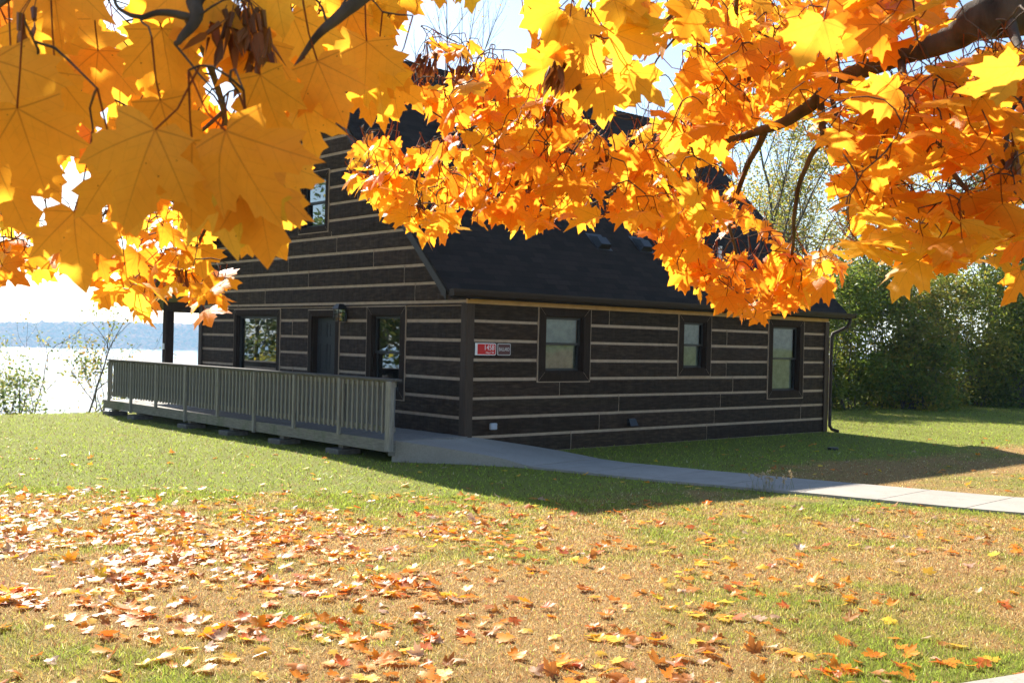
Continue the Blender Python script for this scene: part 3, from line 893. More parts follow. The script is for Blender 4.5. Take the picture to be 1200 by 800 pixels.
# service boxes low on the long wall
mb = MB(); mb.cbox(.50, .64, -.075, -.02, .42, .53, .01); mb.cbox(.53, .61, -.082, -.074, .44, .51, .003); mb.build('outlet_box', M['grey_box'], cabin)
mb = MB(); mb.hexa([(3.90, -.03, .36), (4.12, -.03, .36), (4.12, -.02, .36), (3.90, -.02, .36), (3.90, -.03, .50), (4.12, -.03, .50), (4.12, -.02, .50), (3.90, -.02, .50)]); mb.hexa([(3.90, -.13, .37), (4.12, -.13, .37), (4.12, -.031, .37), (3.90, -.031, .37), (3.92, -.06, .50), (4.10, -.06, .50), (4.10, -.031, .50), (3.92, -.031, .50)])
mb.build('dryer_vent', M['black_metal'], cabin)

# porch on the lake side: posts, beam, boards
pb = MB(); pb.cbox(-.10, LL+.1, 11.32, 11.50, 2.42, 2.66, .006); pb.cbox(-.10, .04, WW+.06, 11.32, 2.45, 2.65, .005)
beam = pb.build('porch_beam', M['trim'], cabin)
for s_ in (0.0, 3.5, 7.0, 10.5):
    p_ = MB(); p_.cbox(s_-.10, s_+.10, 11.31, 11.51, .33, 2.42, .008)
    po = p_.build('porch_post', M['trim'], cabin)
    if s_ == 0.0:
        b_ = MB(); b_.cbox(-.125, -.101, 11.37, 11.44, 1.52, 1.66, .004); b_.build('outlet', M['white_pvc'], po)
ft = MB()
for k in range(int((LL+1.5)/.145)):
    s_ = -.02 + k*.145
    if s_ > LL+.1: break
    ft.box(s_, s_+.138, WW+.035, 11.62, .295, .333)
ft.build('porch_floor', M['floorboards'], cabin)
# ------------------------------------------------------------------ deck with its railing, blocks, lantern, signs
DO = np.array([-.8, 5.4, 0.0])                     # base of the deck in the cabin's frame
deck = empty('wooden_deck', tuple(house(*DO)), YAW)
tag(deck, 'weathered grey wooden deck with a long baluster railing along the cabin', 'deck')
def dk(mb, name, mat, parent=deck, smooth=False): return mb.build(name, mat, parent, sub=DO, smooth=smooth)
T0, T1 = -.10, 11.20; SX = -1.60
rb_ = random.Random(4)
mb = MB(); t_ = T0
while t_ < T1-.05:
    mb.box(SX+.03, -.03 if t_ < WW else -.05, t_, min(t_+.138, T1), .297+rb_.uniform(-.002, .002), .335+rb_.uniform(-.002, .002)); t_ += .144
dk(mb, 'deck_floor', M['floorboards'])
mb = MB()
cuts = [T0, 3.35, 6.86, T1]
for a, b in zip(cuts[:-1], cuts[1:]): mb.cbox(SX-.022, SX+.02, a+.003, b-.003, .158, .345, .004)
mb.cbox(SX+.022, -.2, T1-.04, T1, .158, .29, .004); mb.cbox(SX+.022, -.06, T0, T0+.04, .1, .29, .004)
dk(mb, 'rim_board', M['deckh'])
mb = MB()
for t_ in np.arange(T0+.6, T1-.3, .6): mb.box(SX+.03, -.06, t_, t_+.04, .16, .294)
dk(mb, 'joist', M['deckh'])
# railing: cap, two rails, posts bolted outside, balusters
mb = MB()
cuts = [T0-.22, 3.42, 7.05, T1-.28]
for a, b in zip(cuts[:-1], cuts[1:]): mb.cbox(SX-.07, SX+.08, a+.002, b-.002, 1.250, 1.288, .005)
railing = dk(mb, 'railing', M['rail_cap'])
mb = MB(); mb.cbox(SX-.015, SX+.025, T0-.15, T1-.34, 1.160, 1.248, .004); dk(mb, 'top_rail', M['deckh'], railing)
mb = MB(); mb.cbox(SX-.015, SX+.025, T0-.15, T1-.34, .470, .555, .004); dk(mb, 'bottom_rail', M['deckh'], railing)
POSTS = [-.20, 1.22, 2.64, 4.04, 5.46, 6.87, 8.27, 9.57, 10.82]
for k, t_ in enumerate(POSTS):
    mb = MB()
    w_ = .065 if k == 0 else .030
    zb = .18 if k == 0 else (.14 if k in (3, 5, 7) else .33)
    mb.cbox(SX-.075 if k else SX-.10, SX-.020, t_-w_, t_+w_, zb, 1.248, .006)
    dk(mb, 'railing_post', M['deck'], railing)
mb = MB(); t_ = T0-.1        # broad boards behind the balusters close the railing
while t_ < T1-.5:
    mb.box(SX+.027, SX+.045, t_, t_+.128, .50+rb_.uniform(-.006, .006), 1.235); t_ += .139
dk(mb, 'backing_boards', M['backing'], railing)
first = None
t_ = T0 - .02; 
while t_ < T1-.4:
    if min(abs(t_-p) for p in POSTS) > .045:
        if first is None:
            mb = MB(); mb.cbox(-.017, .017, -.0175, .0175, -.39, .39, .004)
            first = mb.build('baluster', M['deck'], railing); first.location = (SX-.033-DO[0], t_-DO[1], .84)
        else:
            c_ = first.copy(); C.objects.link(c_); c_.parent = railing
            c_.location = (SX-.033-DO[0]+rb_.uniform(-.002, .002), t_-DO[1]+rb_.uniform(-.004, .004), .84+rb_.uniform(-.006, .006)); c_.rotation_euler = (rb_.uniform(-.006, .006), 0, rb_.uniform(-.05, .05))
    t_ += .139
# short piers between deck and blocks, concrete blocks on the turf
PIERS = [10.95, 9.55, 7.0, 5.2, 3.3, 1.4]
lab = ['concrete block on the turf under the lake end of the deck', 'concrete block under the deck, second from its lake end', 'concrete block under the deck rim below the large picture window', 'concrete block under the deck rim left of the front door', 'concrete block under the deck rim between door and tall window', 'concrete block under the deck rim nearest the concrete ramp']
for k, t_ in enumerate(PIERS):
    P = house(-1.42, t_); gz = float(ground(P[0], P[1]))
    mb = MB(); mb.cbox(-1.49, -1.35, t_-.07, t_+.07, gz+.085, .158, .004); dk(mb, 'pier', M['deck'])
    mb = MB(); mb.cbox(-.24, .20, -.20, .20, -.10, .115, .012)
    bo = mb.build('concrete_block', M['block'], loc=(P[0], P[1], gz-.03), rotz=YAW+random.uniform(-.06, .06))
    tag(bo, lab[k], 'block', 'concrete blocks under the deck')

# wall lantern by the door
LO = np.array([-.05, 3.60, 2.18])
lan = empty('wall_lantern', tuple(house(*LO)), YAW); tag(lan, 'black box lantern mounted on the log wall beside the front door', 'lantern')
mb = MB(); mb.cbox(-.058, -.028, 3.53, 3.67, 2.20, 2.46, .006); mb.tube([(-.05, 3.60, 2.40), (-.10, 3.60, 2.44), (-.15, 3.60, 2.46)], .012, 8); mb.build('backplate', M['black_metal'], lan, sub=LO)
mb = MB()
for (a, b) in ((-.235, 3.515), (-.235, 3.675), (-.085, 3.515), (-.085, 3.675)): mb.box(a, a+.012, b, b+.012, 2.21, 2.44)
for z_ in (2.20, 2.29, 2.36, 2.43): 
    mb.box(-.238, -.228, 3.512, 3.69, z_, z_+.012); mb.box(-.08, -.07, 3.512, 3.69, z_, z_+.012); mb.box(-.228, -.08, 3.512, 3.522, z_, z_+.012); mb.box(-.228, -.08, 3.68, 3.69, z_, z_+.012)
mb.hexa([(-.26, 3.49, 2.442), (-.05, 3.49, 2.442), (-.05, 3.71, 2.442), (-.26, 3.71, 2.442), (-.20, 3.55, 2.53), (-.10, 3.55, 2.53), (-.10, 3.65, 2.53), (-.20, 3.65, 2.53)])
mb.build('cage', M['black_metal'], lan, sub=LO)
mb = MB(); mb.box(-.222, -.086, 3.527, 3.674, 2.213, 2.438); mb.build('glass', M['glass'], lan, sub=LO)

# text as mesh
def text_mesh(txt, size, width, mat, name, parent, loc, rot, ext=.0015):
    cu = bpy.data.curves.new(name, 'FONT'); cu.body = txt; cu.size = size; cu.align_x = 'CENTER'; cu.align_y = 'CENTER'; cu.extrude = ext
    tmp = bpy.data.objects.new(name, cu); C.objects.link(tmp)
    bpy.context.view_layer.update()
    dg = bpy.context.evaluated_depsgraph_get()
    me = bpy.data.meshes.new_from_object(tmp.evaluated_get(dg))
    me.name = name
    bpy.data.objects.remove(tmp)
    xs = [v.co.x for v in me.vertices]; k = width/(max(xs)-min(xs)); cx = .5*(max(xs)+min(xs))
    for v in me.vertices: v.co.x = (v.co.x-cx)*k
    me.materials.clear(); me.materials.append(mat)
    o = bpy.data.objects.new(name, me); C.objects.link(o); o.parent = parent; o.location = loc; o.rotation_euler = rot
    return o
def rrect(mb, s0, s1, z0, z1, o0, o1, r_, left_round=True, n=5):
    P = []
    for (cx, cz, a0, rr) in ((s1-r_, z0+r_, -90, 1), (s1-r_, z1-r_, 0, 1), (s0+r_, z1-r_, 90, left_round), (s0+r_, z0+r_, 180, left_round)):
        for k in range(n):
            a = R(a0 + 90*k/(n-1))
            if rr: P.append((cx+r_*math.cos(a), cz+r_*math.sin(a)))
            elif k == 0: P.append((s0, z1 if a0 == 90 else z0))
    m_ = len(P)
    V = [(x, -o0, z) for x, z in P] + [(x, -o1, z) for x, z in P]
    mb.add(V, [tuple(range(m_)), tuple(range(m_, 2*m_))] + [(i, (i+1) % m_, m_+(i+1) % m_, m_+i) for i in range(m_)])
SO = np.array([.37, -.03, 1.66])
sg = empty('house_number_sign', tuple(house(*SO)), YAW); tag(sg, 'red and white house number sign reading 1458 on the log wall', 'sign')
mb = MB(); rrect(mb, .145, .600, 1.662, 1.862, .030, .036, .03, False); mb.build('panel', M['sign_white'], sg, sub=SO)
mb = MB(); rrect(mb, .195, .588, 1.676, 1.848, .037, .0385, .024, False); mb.build('red_field', M['sign_red'], sg, sub=SO)
text_mesh('1458', .125, .205, M['sign_white'], 'number', sg, (.455-SO[0], -.0400-SO[1], 1.785-SO[2]), (R(90), 0, 0))
text_mesh('Hwy 7 W', .045, .175, M['sign_white'], 'street_line', sg, (.465-SO[0], -.0400-SO[1], 1.706-SO[2]), (R(90), 0, 0))
SO = np.array([.78, -.03, 1.66])
sg = empty('name_sign', tuple(house(*SO)), YAW); tag(sg, 'small maroon name plate reading BALLARD right of the number sign', 'sign')
mb = MB(); rrect(mb, .634, .926, 1.664, 1.860, .030, .036, .02); mb.build('panel', M['sign_grey'], sg, sub=SO)
mb = MB(); rrect(mb, .646, .914, 1.676, 1.848, .037, .0385, .014); mb.build('maroon_field', M['sign_maroon'], sg, sub=SO)
text_mesh('BALLARD', .085, .235, M['sign_grey'], 'name_line', sg, (.78-SO[0], -.0400-SO[1], 1.762-SO[2]), (R(90), 0, 0))
# ------------------------------------------------------------------ trees and shrubs behind
def unit(v): return v/(np.linalg.norm(v)+1e-12)
def skeleton(r, base, d0, length, r0, levels, kids, spread, wobble=.12, up=.15, first=.35, shrink=.62):
    """limbs as (points, radii, level) and the ends of the finest ones"""
    out = []; tips = []
    def grow(p, d, L_, rad, lev):
        n = 6 if lev == 0 else 5
        pts = [np.array(p)]; dd = unit(np.array(d))
        for k in range(n):
            dd = unit(dd + r.normal(0, wobble, 3) + np.array([0, 0, up*.25 if lev else .05]))
            pts.append(pts[-1] + dd*L_/n)
        rr = np.linspace(rad, rad*(.35 if lev < levels else .2), n+1)
        out.append((np.array(pts), rr, lev))
        if lev >= levels:
            tips.extend([(pts[k], dd) for k in range(2, n+1)]); return
        m = kids[lev]
        for k in range(m):
            f = first + (1-first)*(k+r.uniform(.1, .9))/m
            i = min(int(f*n), n-1); q = pts[i] + (pts[i+1]-pts[i])*(f*n-i)
            a = r.uniform(0, 2*np.pi)
            side = unit(np.cross(dd, [0.3, .2, 1])); s2 = np.cross(dd, side)
            nd = unit(dd*math.cos(spread) + (side*math.cos(a)+s2*math.sin(a))*math.sin(spread*r.uniform(.7, 1.25)) + np.array([0, 0, up]))
            grow(q, nd, L_*shrink*r.uniform(.75, 1.2)*(1.15-.45*f), rr[i]*.62, lev+1)
        grow(pts[-1], dd, L_*shrink*.8, rr[-1], lev+1)
    grow(base, d0, length, r0, 0)
    return out, tips
def leaf_quads(mb, P, size, cols, r, flat=.5):
    n = len(P)
    a = r.normal(0, 1, (n, 3)); a[:, 2] = a[:, 2]*.6-.3; a /= np.linalg.norm(a, axis=1)[:, None]
    b = r.normal(0, 1, (n, 3)); b -= a*(a*b).sum(1)[:, None]; b /= np.linalg.norm(b, axis=1)[:, None]
    L_ = size*r.uniform(.6, 1.35, (n, 1)); W_ = L_*r.uniform(.38, .62, (n, 1))
    nrm = np.cross(a, b)
    V = np.stack([P, P+a*L_*.5+b*W_*.5+nrm*L_*.08, P+a*L_, P+a*L_*.5-b*W_*.5+nrm*L_*.08], 1).reshape(-1, 3)
    mb.add(V, np.arange(4*n).reshape(-1, 4), col=np.repeat(cols, 4, 0), luv=np.repeat(np.concatenate([r.random((n, 2)), r.random((n, 1))*20], 1), 4, 0))
def pick(r, pal, n, jit=.14):
    pal = [(w_, np.array(c_)) for w_, c_ in pal]; ws = np.array([w_ for w_, _ in pal]); k = r.choice(len(pal), n, p=ws/ws.sum())
    return np.clip(np.array([c_ for _, c_ in pal])[k]*r.normal(1, jit, (n, 1))*r.normal(1, .05, (n, 3)), .004, .95)
GREEN = [(4, (.105, .155, .022)), (3, (.175, .235, .030)), (2, (.30, .31, .042)), (.8, (.44, .31, .045))]
YELLOWGREEN = [(3, (.30, .29, .05)), (2, (.18, .21, .04)), (2, (.46, .35, .05)), (.6, (.50, .28, .05))]
GOLD = [(3, (.48, .31, .04)), (2, (.34, .27, .04)), (1, (.22, .22, .04))]

def tree(name, label, x, y, h, r0, seed, levels=3, kids=(7, 5, 4), spread=.75, leaves=0, size=.09, pal=None, sig=.3, bark='bark2', d0=(0, 0, 1), group=None, first=.35, shrink=.6, cat='tree', trunkpart='trunk', sub=.55, keep=1.0, wob=.10):
    r = np.random.default_rng(seed)
    z = float(ground(x, y)); base = np.array([x, y, z-.15])
    sk, tips = skeleton(r, base, np.array(d0, float), h*sub, r0, levels, kids, spread, wob, .18, first, shrink)
    zmax = max(p[:, 2].max() for p, _, _ in sk); k = (h+.15)/(zmax-base[2])
    root = empty(name, (x, y, z)); tag(root, label, cat, group)
    mb = MB()
    for p, q, lev in sk:
        p = base + (p-base)*k
        mb.tube(p, np.maximum(q*max(k, .6), .0045), 8 if lev == 0 else (5 if lev == 1 else 3), cap=lev == 0)
    mb.build(trunkpart, M[bark], root, sub=(x, y, z), smooth=True)
    if leaves:
        T = np.array([base+(t[0]-base)*k for t in tips]); m = len(T)
        wt = r.random(m)**1.5; wt *= (r.random(m) < keep); wt /= wt.sum()
        i = r.choice(m, leaves, p=wt)
        P = T[i] + r.normal(0, sig, (leaves, 3))*np.array([1, 1, .8])
        P[:, 2] = np.maximum(P[:, 2], ground(P[:, 0], P[:, 1])+.1)
        mb = MB(); leaf_quads(mb, P, size, pick(r, pal, leaves), r)
        mb.build('crown', M['green_leaf'], root, sub=(x, y, z))
    return root
def shrub(name, label, x, y, w_, d_, h, n, seed, pal, size=.10, blobs=34, group=None, cat='shrub', low=.04):
    """thicket shrub: a fan of stems and clumps of leaves through its volume"""
    r = np.random.default_rng(seed); z = float(ground(x, y))
    root = empty(name, (x, y, z)); tag(root, label, cat, group)
    mb = MB(); B = []
    for k in range(blobs):
        a = r.uniform(0, 2*np.pi); u = r.uniform(low, 1)**1.1; rad = math.sqrt(r.uniform(.12, 1))*(1-.55*max(u-.45, 0)**1.1*1.6)
        B.append((x+math.cos(a)*rad*w_/2, y+math.sin(a)*rad*d_/2, z+u*h))
    B = np.array(B)
    for k in range(0, blobs):
        p = B[k]; q0 = np.array([x+r.normal(0, w_*.12), y+r.normal(0, d_*.12), z-.1])
        mid = q0*.5+p*.5 + np.array([0, 0, .12*h]) + r.normal(0, .12, 3)
        mb.tube([q0, q0*.75+mid*.25+r.normal(0, .05, 3), mid, mid*.4+p*.6, p], [.022, .018, .013, .009, .004], 4, cap=False)
    mb.build('stem', M['bark2'], root, sub=(x, y, z), smooth=True)
    sg_ = r.uniform(.55, 1.3, blobs); wts = sg_**1.8; wts /= wts.sum()
    i = r.choice(blobs, n, p=wts)
    P = B[i] + r.normal(0, .36, (n, 3))*sg_[i][:, None]*np.array([1, 1, .8])*(h/4.5)**.5
    P[:, 2] = np.maximum(P[:, 2], ground(P[:, 0], P[:, 1])+.03)
    base = pick(r, pal, blobs, .1)
    cols = np.clip(.5*base[i] + .5*pick(r, pal, n), .004, .9)
    mb = MB(); leaf_quads(mb, P, size, cols, r)
    mb.build('foliage', M['green_leaf'], root, sub=(x, y, z))
    return root
# hedge of tall shrubs along the back of the lawn on the right
HED = [
 ('dark green thicket shrub beside the far corner of the cabin', 10.0, 34.8, 3.8, 3.2, 4.3, GREEN+[(2, (.22, .27, .05))]),
 ('second thicket shrub from the cabin, tall and dark green', 12.0, 36.4, 3.4, 3.4, 4.7, GREEN+[(2, (.26, .28, .05))]),
 ('narrow thicket shrub with yellowing top in the middle of the hedge', 14.0, 37.2, 2.8, 3.0, 4.1, GREEN[:3]+[(4, (.34, .25, .05))]),
 ('broad leafy thicket shrub right of the yellowing one', 16.6, 39.0, 4.2, 3.6, 5.1, GREEN+[(4, (.28, .33, .05)), (2, (.40, .33, .06))]),
 ('bright green tall shrub near the right end of the hedge', 19.1, 40.6, 4.2, 3.6, 6.1, GREEN+[(7, (.28, .36, .05))]),
 ('dark shrub at the right end of the hedge', 21.8, 42.4, 4.4, 3.6, 5.3, GREEN),
 ('dark shrub behind the back wall of the cabin', 7.6, 33.8, 3.4, 3.0, 4.0, GREEN),
 ('last dark shrub of the hedge, out by the lawn edge', 24.6, 44.2, 4.8, 3.6, 6.0, GREEN),
 ('low olive bush standing forward of the hedge', 13.2, 35.4, 2.4, 2.0, 2.9, GREEN+[(2, (.26, .22, .06))]),
 ('low bright bush at the foot of the hedge toward the right', 17.9, 38.0, 2.8, 2.0, 3.2, GREEN+[(3, (.18, .24, .04))]),
]
for k, (lb, x, y, w_, d_, h, pal) in enumerate(HED):
    shrub('hedge_shrub', lb, x, y, w_, d_, h, int(820*w_*h), 40+k, pal, .15, int(16+9*h), 'thicket hedge at the back of the lawn')
# trees rising behind the hedge
tree('thin_leaved_tree', 'half bare tree with yellow green leaves behind the cabin roof end', 9.6, 43, 13.5, .16, 101, 3, (8, 6, 4), .62, 7200, .14, YELLOWGREEN, .22, group='trees behind the hedge', keep=.5)
tree('thin_leaved_tree', 'leaning dark limbed tree with sparse leaves behind the hedge', 13.2, 42, 9.5, .15, 102, 3, (8, 6, 4), .7, 7500, .13, YELLOWGREEN, .3, group='trees behind the hedge', d0=(-.35, 0, 1))
tree('thin_leaved_tree', 'yellow leaved tree above the middle of the hedge', 16.0, 45, 11, .15, 103, 3, (8, 6, 4), .7, 8500, .13, YELLOWGREEN+[(3, (.45, .30, .05))], .3, group='trees behind the hedge')
tree('thin_leaved_tree', 'green crowned tree rising behind the bright tall shrub', 20.5, 47, 12, .18, 104, 3, (8, 6, 4), .75, 6500, .14, [(3, (.10, .14, .03)), (2, (.2, .19, .04))], .4, group='trees behind the hedge')
tree('thin_leaved_tree', 'tall thin tree with few leaves farthest behind the hedge', 12.2, 52, 15, .16, 105, 3, (9, 6, 5), .6, 2600, .13, YELLOWGREEN, .2, group='trees behind the hedge', keep=.4)
tree('thin_leaved_tree', 'rust and green tree at the right end of the hedge', 26, 48, 12, .2, 106, 3, (8, 6, 4), .75, 6500, .15, YELLOWGREEN, .45, group='trees behind the hedge')
# bare trees above the ridge
tree('bare_tree', 'slim bare tree standing alone behind the roof ridge', -2.0, 46, 22.5, .17, 111, 3, (9, 5, 4), .55, 260, .10, GOLD, .3, first=.42, shrink=.42, sub=.8, wob=.06, group='bare trees behind the cabin')
tree('bare_tree', 'spreading bare tree behind the right part of the roof', 7.6, 52, 19.5, .26, 112, 4, (8, 6, 5, 3), .72, 0, group='bare trees behind the cabin', shrink=.58, wob=.14)
# leaning dead trunk in the hedge
mb = MB(); P0 = at(1022, 322, 40.5); P1 = at(1050, 352, 39.6); P2 = at(1083, 353, 39.0)
mb.tube([P0+(-.6, 0, 1.2), P0, (P0+P1)/2+(.1, 0, .1), P1, (P1+P2)/2+(0, 0, .06), P2, P2+(.4, -.1, -.5), P2+(.9, -.2, -2.6), P2+(1.1, -.2, -4)], [.06, .09, .11, .13, .13, .12, .12, .14, .17], 9)
q = np.array([P2[0]+1.1, P2[1]-.2, 0]); dt = mb.build('dead_trunk', M['bark'], sub=q, loc=tuple(q), smooth=True); tag(dt, 'dark crooked dead trunk leaning through the top of the hedge', 'dead tree')

# thin growth on the bluff edge, left of the deck
def at_ground(px, py0):
    lo, hi = 5., 60.
    for Y in np.linspace(6, 60, 2000):
        P = at(px, py0, Y)
        if P[2] < ground(P[0], P[1]): return P
    return P
LIME = [(3, (.16, .20, .05)), (2, (.30, .27, .06)), (1.5, (.07, .10, .03)), (1, (.40, .26, .06))]
def sap(px, Y, h, seed, label, n, size, pal, keep, lv=2, kids=(7, 4), sp=.75, d0=(0, 0, 1)):
    X = (px-600)/FPX*Y
    tree('sapling', label, X, Y, h, .024, seed, lv, kids, sp, n, size, pal, .16, d0=d0, group='saplings on the bluff edge', first=.3, shrink=.6, keep=keep, cat='sapling', trunkpart='stem', wob=.16)
sap(97, 27.5, 4.0, 201, 'bare dark sapling on the bluff left of the deck', 150, .10, LIME, .35, kids=(6, 3))
sap(110, 29.5, 3.3, 203, 'leafy yellow green sapling close beside the deck end', 800, .10, LIME, .7, sp=.6)
sap(118, 28.3, 2.4, 205, 'small thin sapling right against the deck end', 220, .09, LIME, .6, sp=.5)
sap(52, 30.5, 4.6, 207, 'tall wispy sapling with few yellow leaves on the bluff', 260, .10, LIME, .35, sp=.7)
sap(12, 31.0, 4.8, 209, 'wispy leafy sapling behind the green bush on the left edge', 900, .10, LIME, .6)
X = (18-600)/FPX*27.3
shrub('bluff_shrub', 'pale green leafy bush on the bluff at the left edge', X, 27.3, 2.0, 1.4, 1.75, 2600, 61, [(3, (.10, .15, .04)), (2, (.20, .24, .06)), (1, (.34, .32, .08))], .10, 26)
X = (-60-600)/FPX*28
shrub('bluff_shrub', 'low bush on the bluff just outside the left edge', X, 28, 2.2, 1.4, 1.8, 1200, 62, LIME, .10, 20)
# trees on the bluff further left, mirrored in the picture window
tree('bluff_tree', 'broad autumn tree on the bluff seen only in the picture window, nearer one', -26, 27, 15, .3, 121, 3, (8, 6, 5), .75, 14000, .28, [(5, (.07, .11, .03)), (2, (.16, .19, .04)), (1, (.35, .27, .05))], .7, group='trees along the bluff')
tree('bluff_tree', 'tall autumn tree on the bluff seen only in the picture window, farther one', -34, 35, 17, .34, 122, 3, (8, 6, 5), .75, 14000, .3, [(5, (.07, .11, .03)), (2, (.16, .19, .04)), (1, (.35, .27, .05))], .8, group='trees along the bluff')
tree('bluff_tree', 'round crowned autumn tree on the bluff seen only in the tall window, low one', -22, 22.5, 10, .22, 123, 3, (8, 6, 5), .8, 12000, .26, [(5, (.06, .10, .03)), (2, (.14, .18, .04)), (.6, (.35, .27, .05))], .7, group='trees along the bluff', sub=.4)
shrub('bluff_shrub', 'wide thicket on the bluff seen only in the windows of the gable wall', -24, 28, 9, 4, 5.5, 9000, 63, YELLOWGREEN+[(4, (.09, .13, .03))], .2, 40)
# dry weeds at the edge of the walk
r = np.random.default_rng(77); wx, wy = 3.42, 14.30; wz = float(ground(wx, wy))
mb = MB(); sh_ = MB(); wd = empty('weed_clump', (wx, wy, wz))
for k in range(46):
    a = r.uniform(0, 6.28); p0 = np.array([wx+r.normal(0, .20), wy+r.normal(0, .07), wz]); h = r.uniform(.10, .34) if k < 16 else r.uniform(.05, .13)
    p1 = p0 + np.array([math.cos(a)*h*.35, math.sin(a)*h*.35, h])
    mb.tube([p0, (p0+p1)/2+(0, 0, .03), p1], [.0022, .0018, .001], 3, cap=False, col=(.30, .28, .10) if k % 3 else (.16, .22, .05))
    if k < 16:
        for q in range(7): sh_.tube([p1+r.normal(0, .015, 3), p1+r.normal(0, .015, 3)+(0, 0, .014)], [.006, .004], 3, col=(.62, .50, .32))
mb.build('stems', M['grass'], wd, sub=(wx, wy, wz)); sh_.build('seed_heads', M['grass'], wd, sub=(wx, wy, wz)); tag(wd, 'clump of dry seed headed weeds at the edge of the walk', 'weeds')
# small ground cap in the lawn
Pm = at_ground(976, 527); mb = MB(); mb.tube([(0, 0, -.05), (0, 0, .045), (0, 0, .05)], [.10, .10, .085], 16)
v_ = mb.build('valve_cover', M['black_metal'], loc=(Pm[0], Pm[1], float(ground(Pm[0], Pm[1])))); tag(v_, 'small dark round valve cover in the shaded lawn beside the cabin', 'cover')
# ------------------------------------------------------------------ the maple: outline of one leaf
HALF = [(0, 0), (.06, -.06), (.16, -.11), (.28, -.085), (.44, -.06), (.405, .03), (.41, .10), (.37, .17), (.48, .20), (.63, .30), (.545, .37), (.56, .45), (.655, .635), (.49, .60), (.42, .665), (.33, .595), (.23, .555), (.225, .66), (.285, .80), (.175, .83), (.12, .92), (0, 1.07)]
OUT = np.array(HALF + [(-x, y) for x, y in HALF[-2:0:-1]])
CEN = np.array([0, .27])
def leaf_template(rings):
    k = len(OUT); V = [CEN]; 
    for q in rings: V += list(CEN + (OUT-CEN)*q)
    V = np.array(V); F = []
    T = [(0, 1+i, 1+(i+1) % k) for i in range(k)]
    Q = []
    for j in range(len(rings)-1):
        a, b = 1+j*k, 1+(j+1)*k
        Q += [(a+i, b+i, b+(i+1) % k, a+(i+1) % k) for i in range(k)]
    return V, np.array(T), (np.array(Q) if Q else None)
TPL_HI = leaf_template((.22, .45, .68, .86, 1.0)); TPL_LO = leaf_template((.55, 1.0)); TPL_MIN = leaf_template((1.0,))
def shape_z(x, y, p):
    """bending of the blade: p = droop, fold, curl, wave, phase, tip twist"""
    dr, fo, cu, wa, ph, tw = p.T[:, :, None]
    rr = np.hypot(x, y-.2)
    th = np.arctan2(x, y-.2)
    return -dr*np.clip(y, 0, 2)**2 + fo*np.abs(x) - cu*x*x*1.6 + wa*np.sin(3*th+ph)*rr*rr + wa*.5*np.sin(7*th+2*ph)*rr**2 + tw*x*y
def place_leaves(mb, tpl, O_, X_, Y_, N_, L_, cols, par, r):
    V2, T, Q = tpl
    n = len(O_); k = len(V2)
    x = np.broadcast_to(V2[:, 0], (n, k)).copy(); y = np.broadcast_to(V2[:, 1], (n, k)).copy()
    x *= 1 + .10*r.normal(0, 1, (n, 1)); x += .05*r.normal(0, 1, (n, 1))*y
    ph_ = r.uniform(0, 6.28, (3, n, 1)); am_ = np.abs(r.normal(0, 1, (3, n, 1)))*np.array([.07, .05, .035])[:, None, None]
    th_ = np.arctan2(x, y-CEN[1])
    fac = 1 + am_[0]*np.sin(2*th_+ph_[0]) + am_[1]*np.sin(5*th_+ph_[1]) + am_[2]*np.sin(11*th_+ph_[2])
    x = x*fac; y = CEN[1] + (y-CEN[1])*fac
    z = shape_z(x, y, par)
    P = O_[:, None] + L_[:, None, None]*(x[..., None]*X_[:, None] + y[..., None]*Y_[:, None] + z[..., None]*N_[:, None])
    luv = np.stack([x, y, np.broadcast_to(r.random((n, 1))*40, (n, k))], -1).reshape(-1, 3)
    off = (np.arange(n)*k)[:, None, None]
    fs = [(T[None]+off).reshape(-1, 3)]
    if Q is not None: fs.append((Q[None]+off).reshape(-1, 4))
    mb.add(P.reshape(-1, 3), fs, col=np.repeat(cols, k, 0), luv=luv)
def ortho(Y_, Nh):
    Y_ = Y_/np.linalg.norm(Y_, axis=1)[:, None]
    N_ = Nh - Y_*(Y_*Nh).sum(1)[:, None]; N_ /= np.linalg.norm(N_, axis=1)[:, None]
    X_ = np.cross(Y_, N_); return X_, Y_, N_

PAL = {
 'ochre': [(3, (.90, .43, .035)), (2, (.92, .49, .04)), (1, (.86, .46, .04))],
 'ochreg': [(3, (.86, .48, .04)), (2, (.78, .50, .05)), (1, (.90, .46, .035))],
 'yellow': [(4, (.90, .50, .032)), (3, (.91, .55, .038)), (2, (.88, .42, .026)), (.6, (.76, .54, .05))],
 'mixed': [(4, (.93, .385, .026)), (4, (.93, .47, .034)), (1.8, (.92, .32, .022)), (1.4, (.94, .54, .045))],
 'orange': [(5, (.93, .345, .024)), (3, (.93, .40, .028)), (.8, (.90, .29, .02)), (2, (.93, .46, .034))],
}
def in_poly(px, py, poly):
    inside = np.zeros(len(px), bool); n = len(poly)
    for i in range(n):
        x1, y1 = poly[i]; x2, y2 = poly[(i+1) % n]
        c = ((y1 > py) != (y2 > py)) & (px < (x2-x1)*(py-y1)/((y2-y1) if y2 != y1 else 1e-9)+x1)
        inside ^= c
    return inside
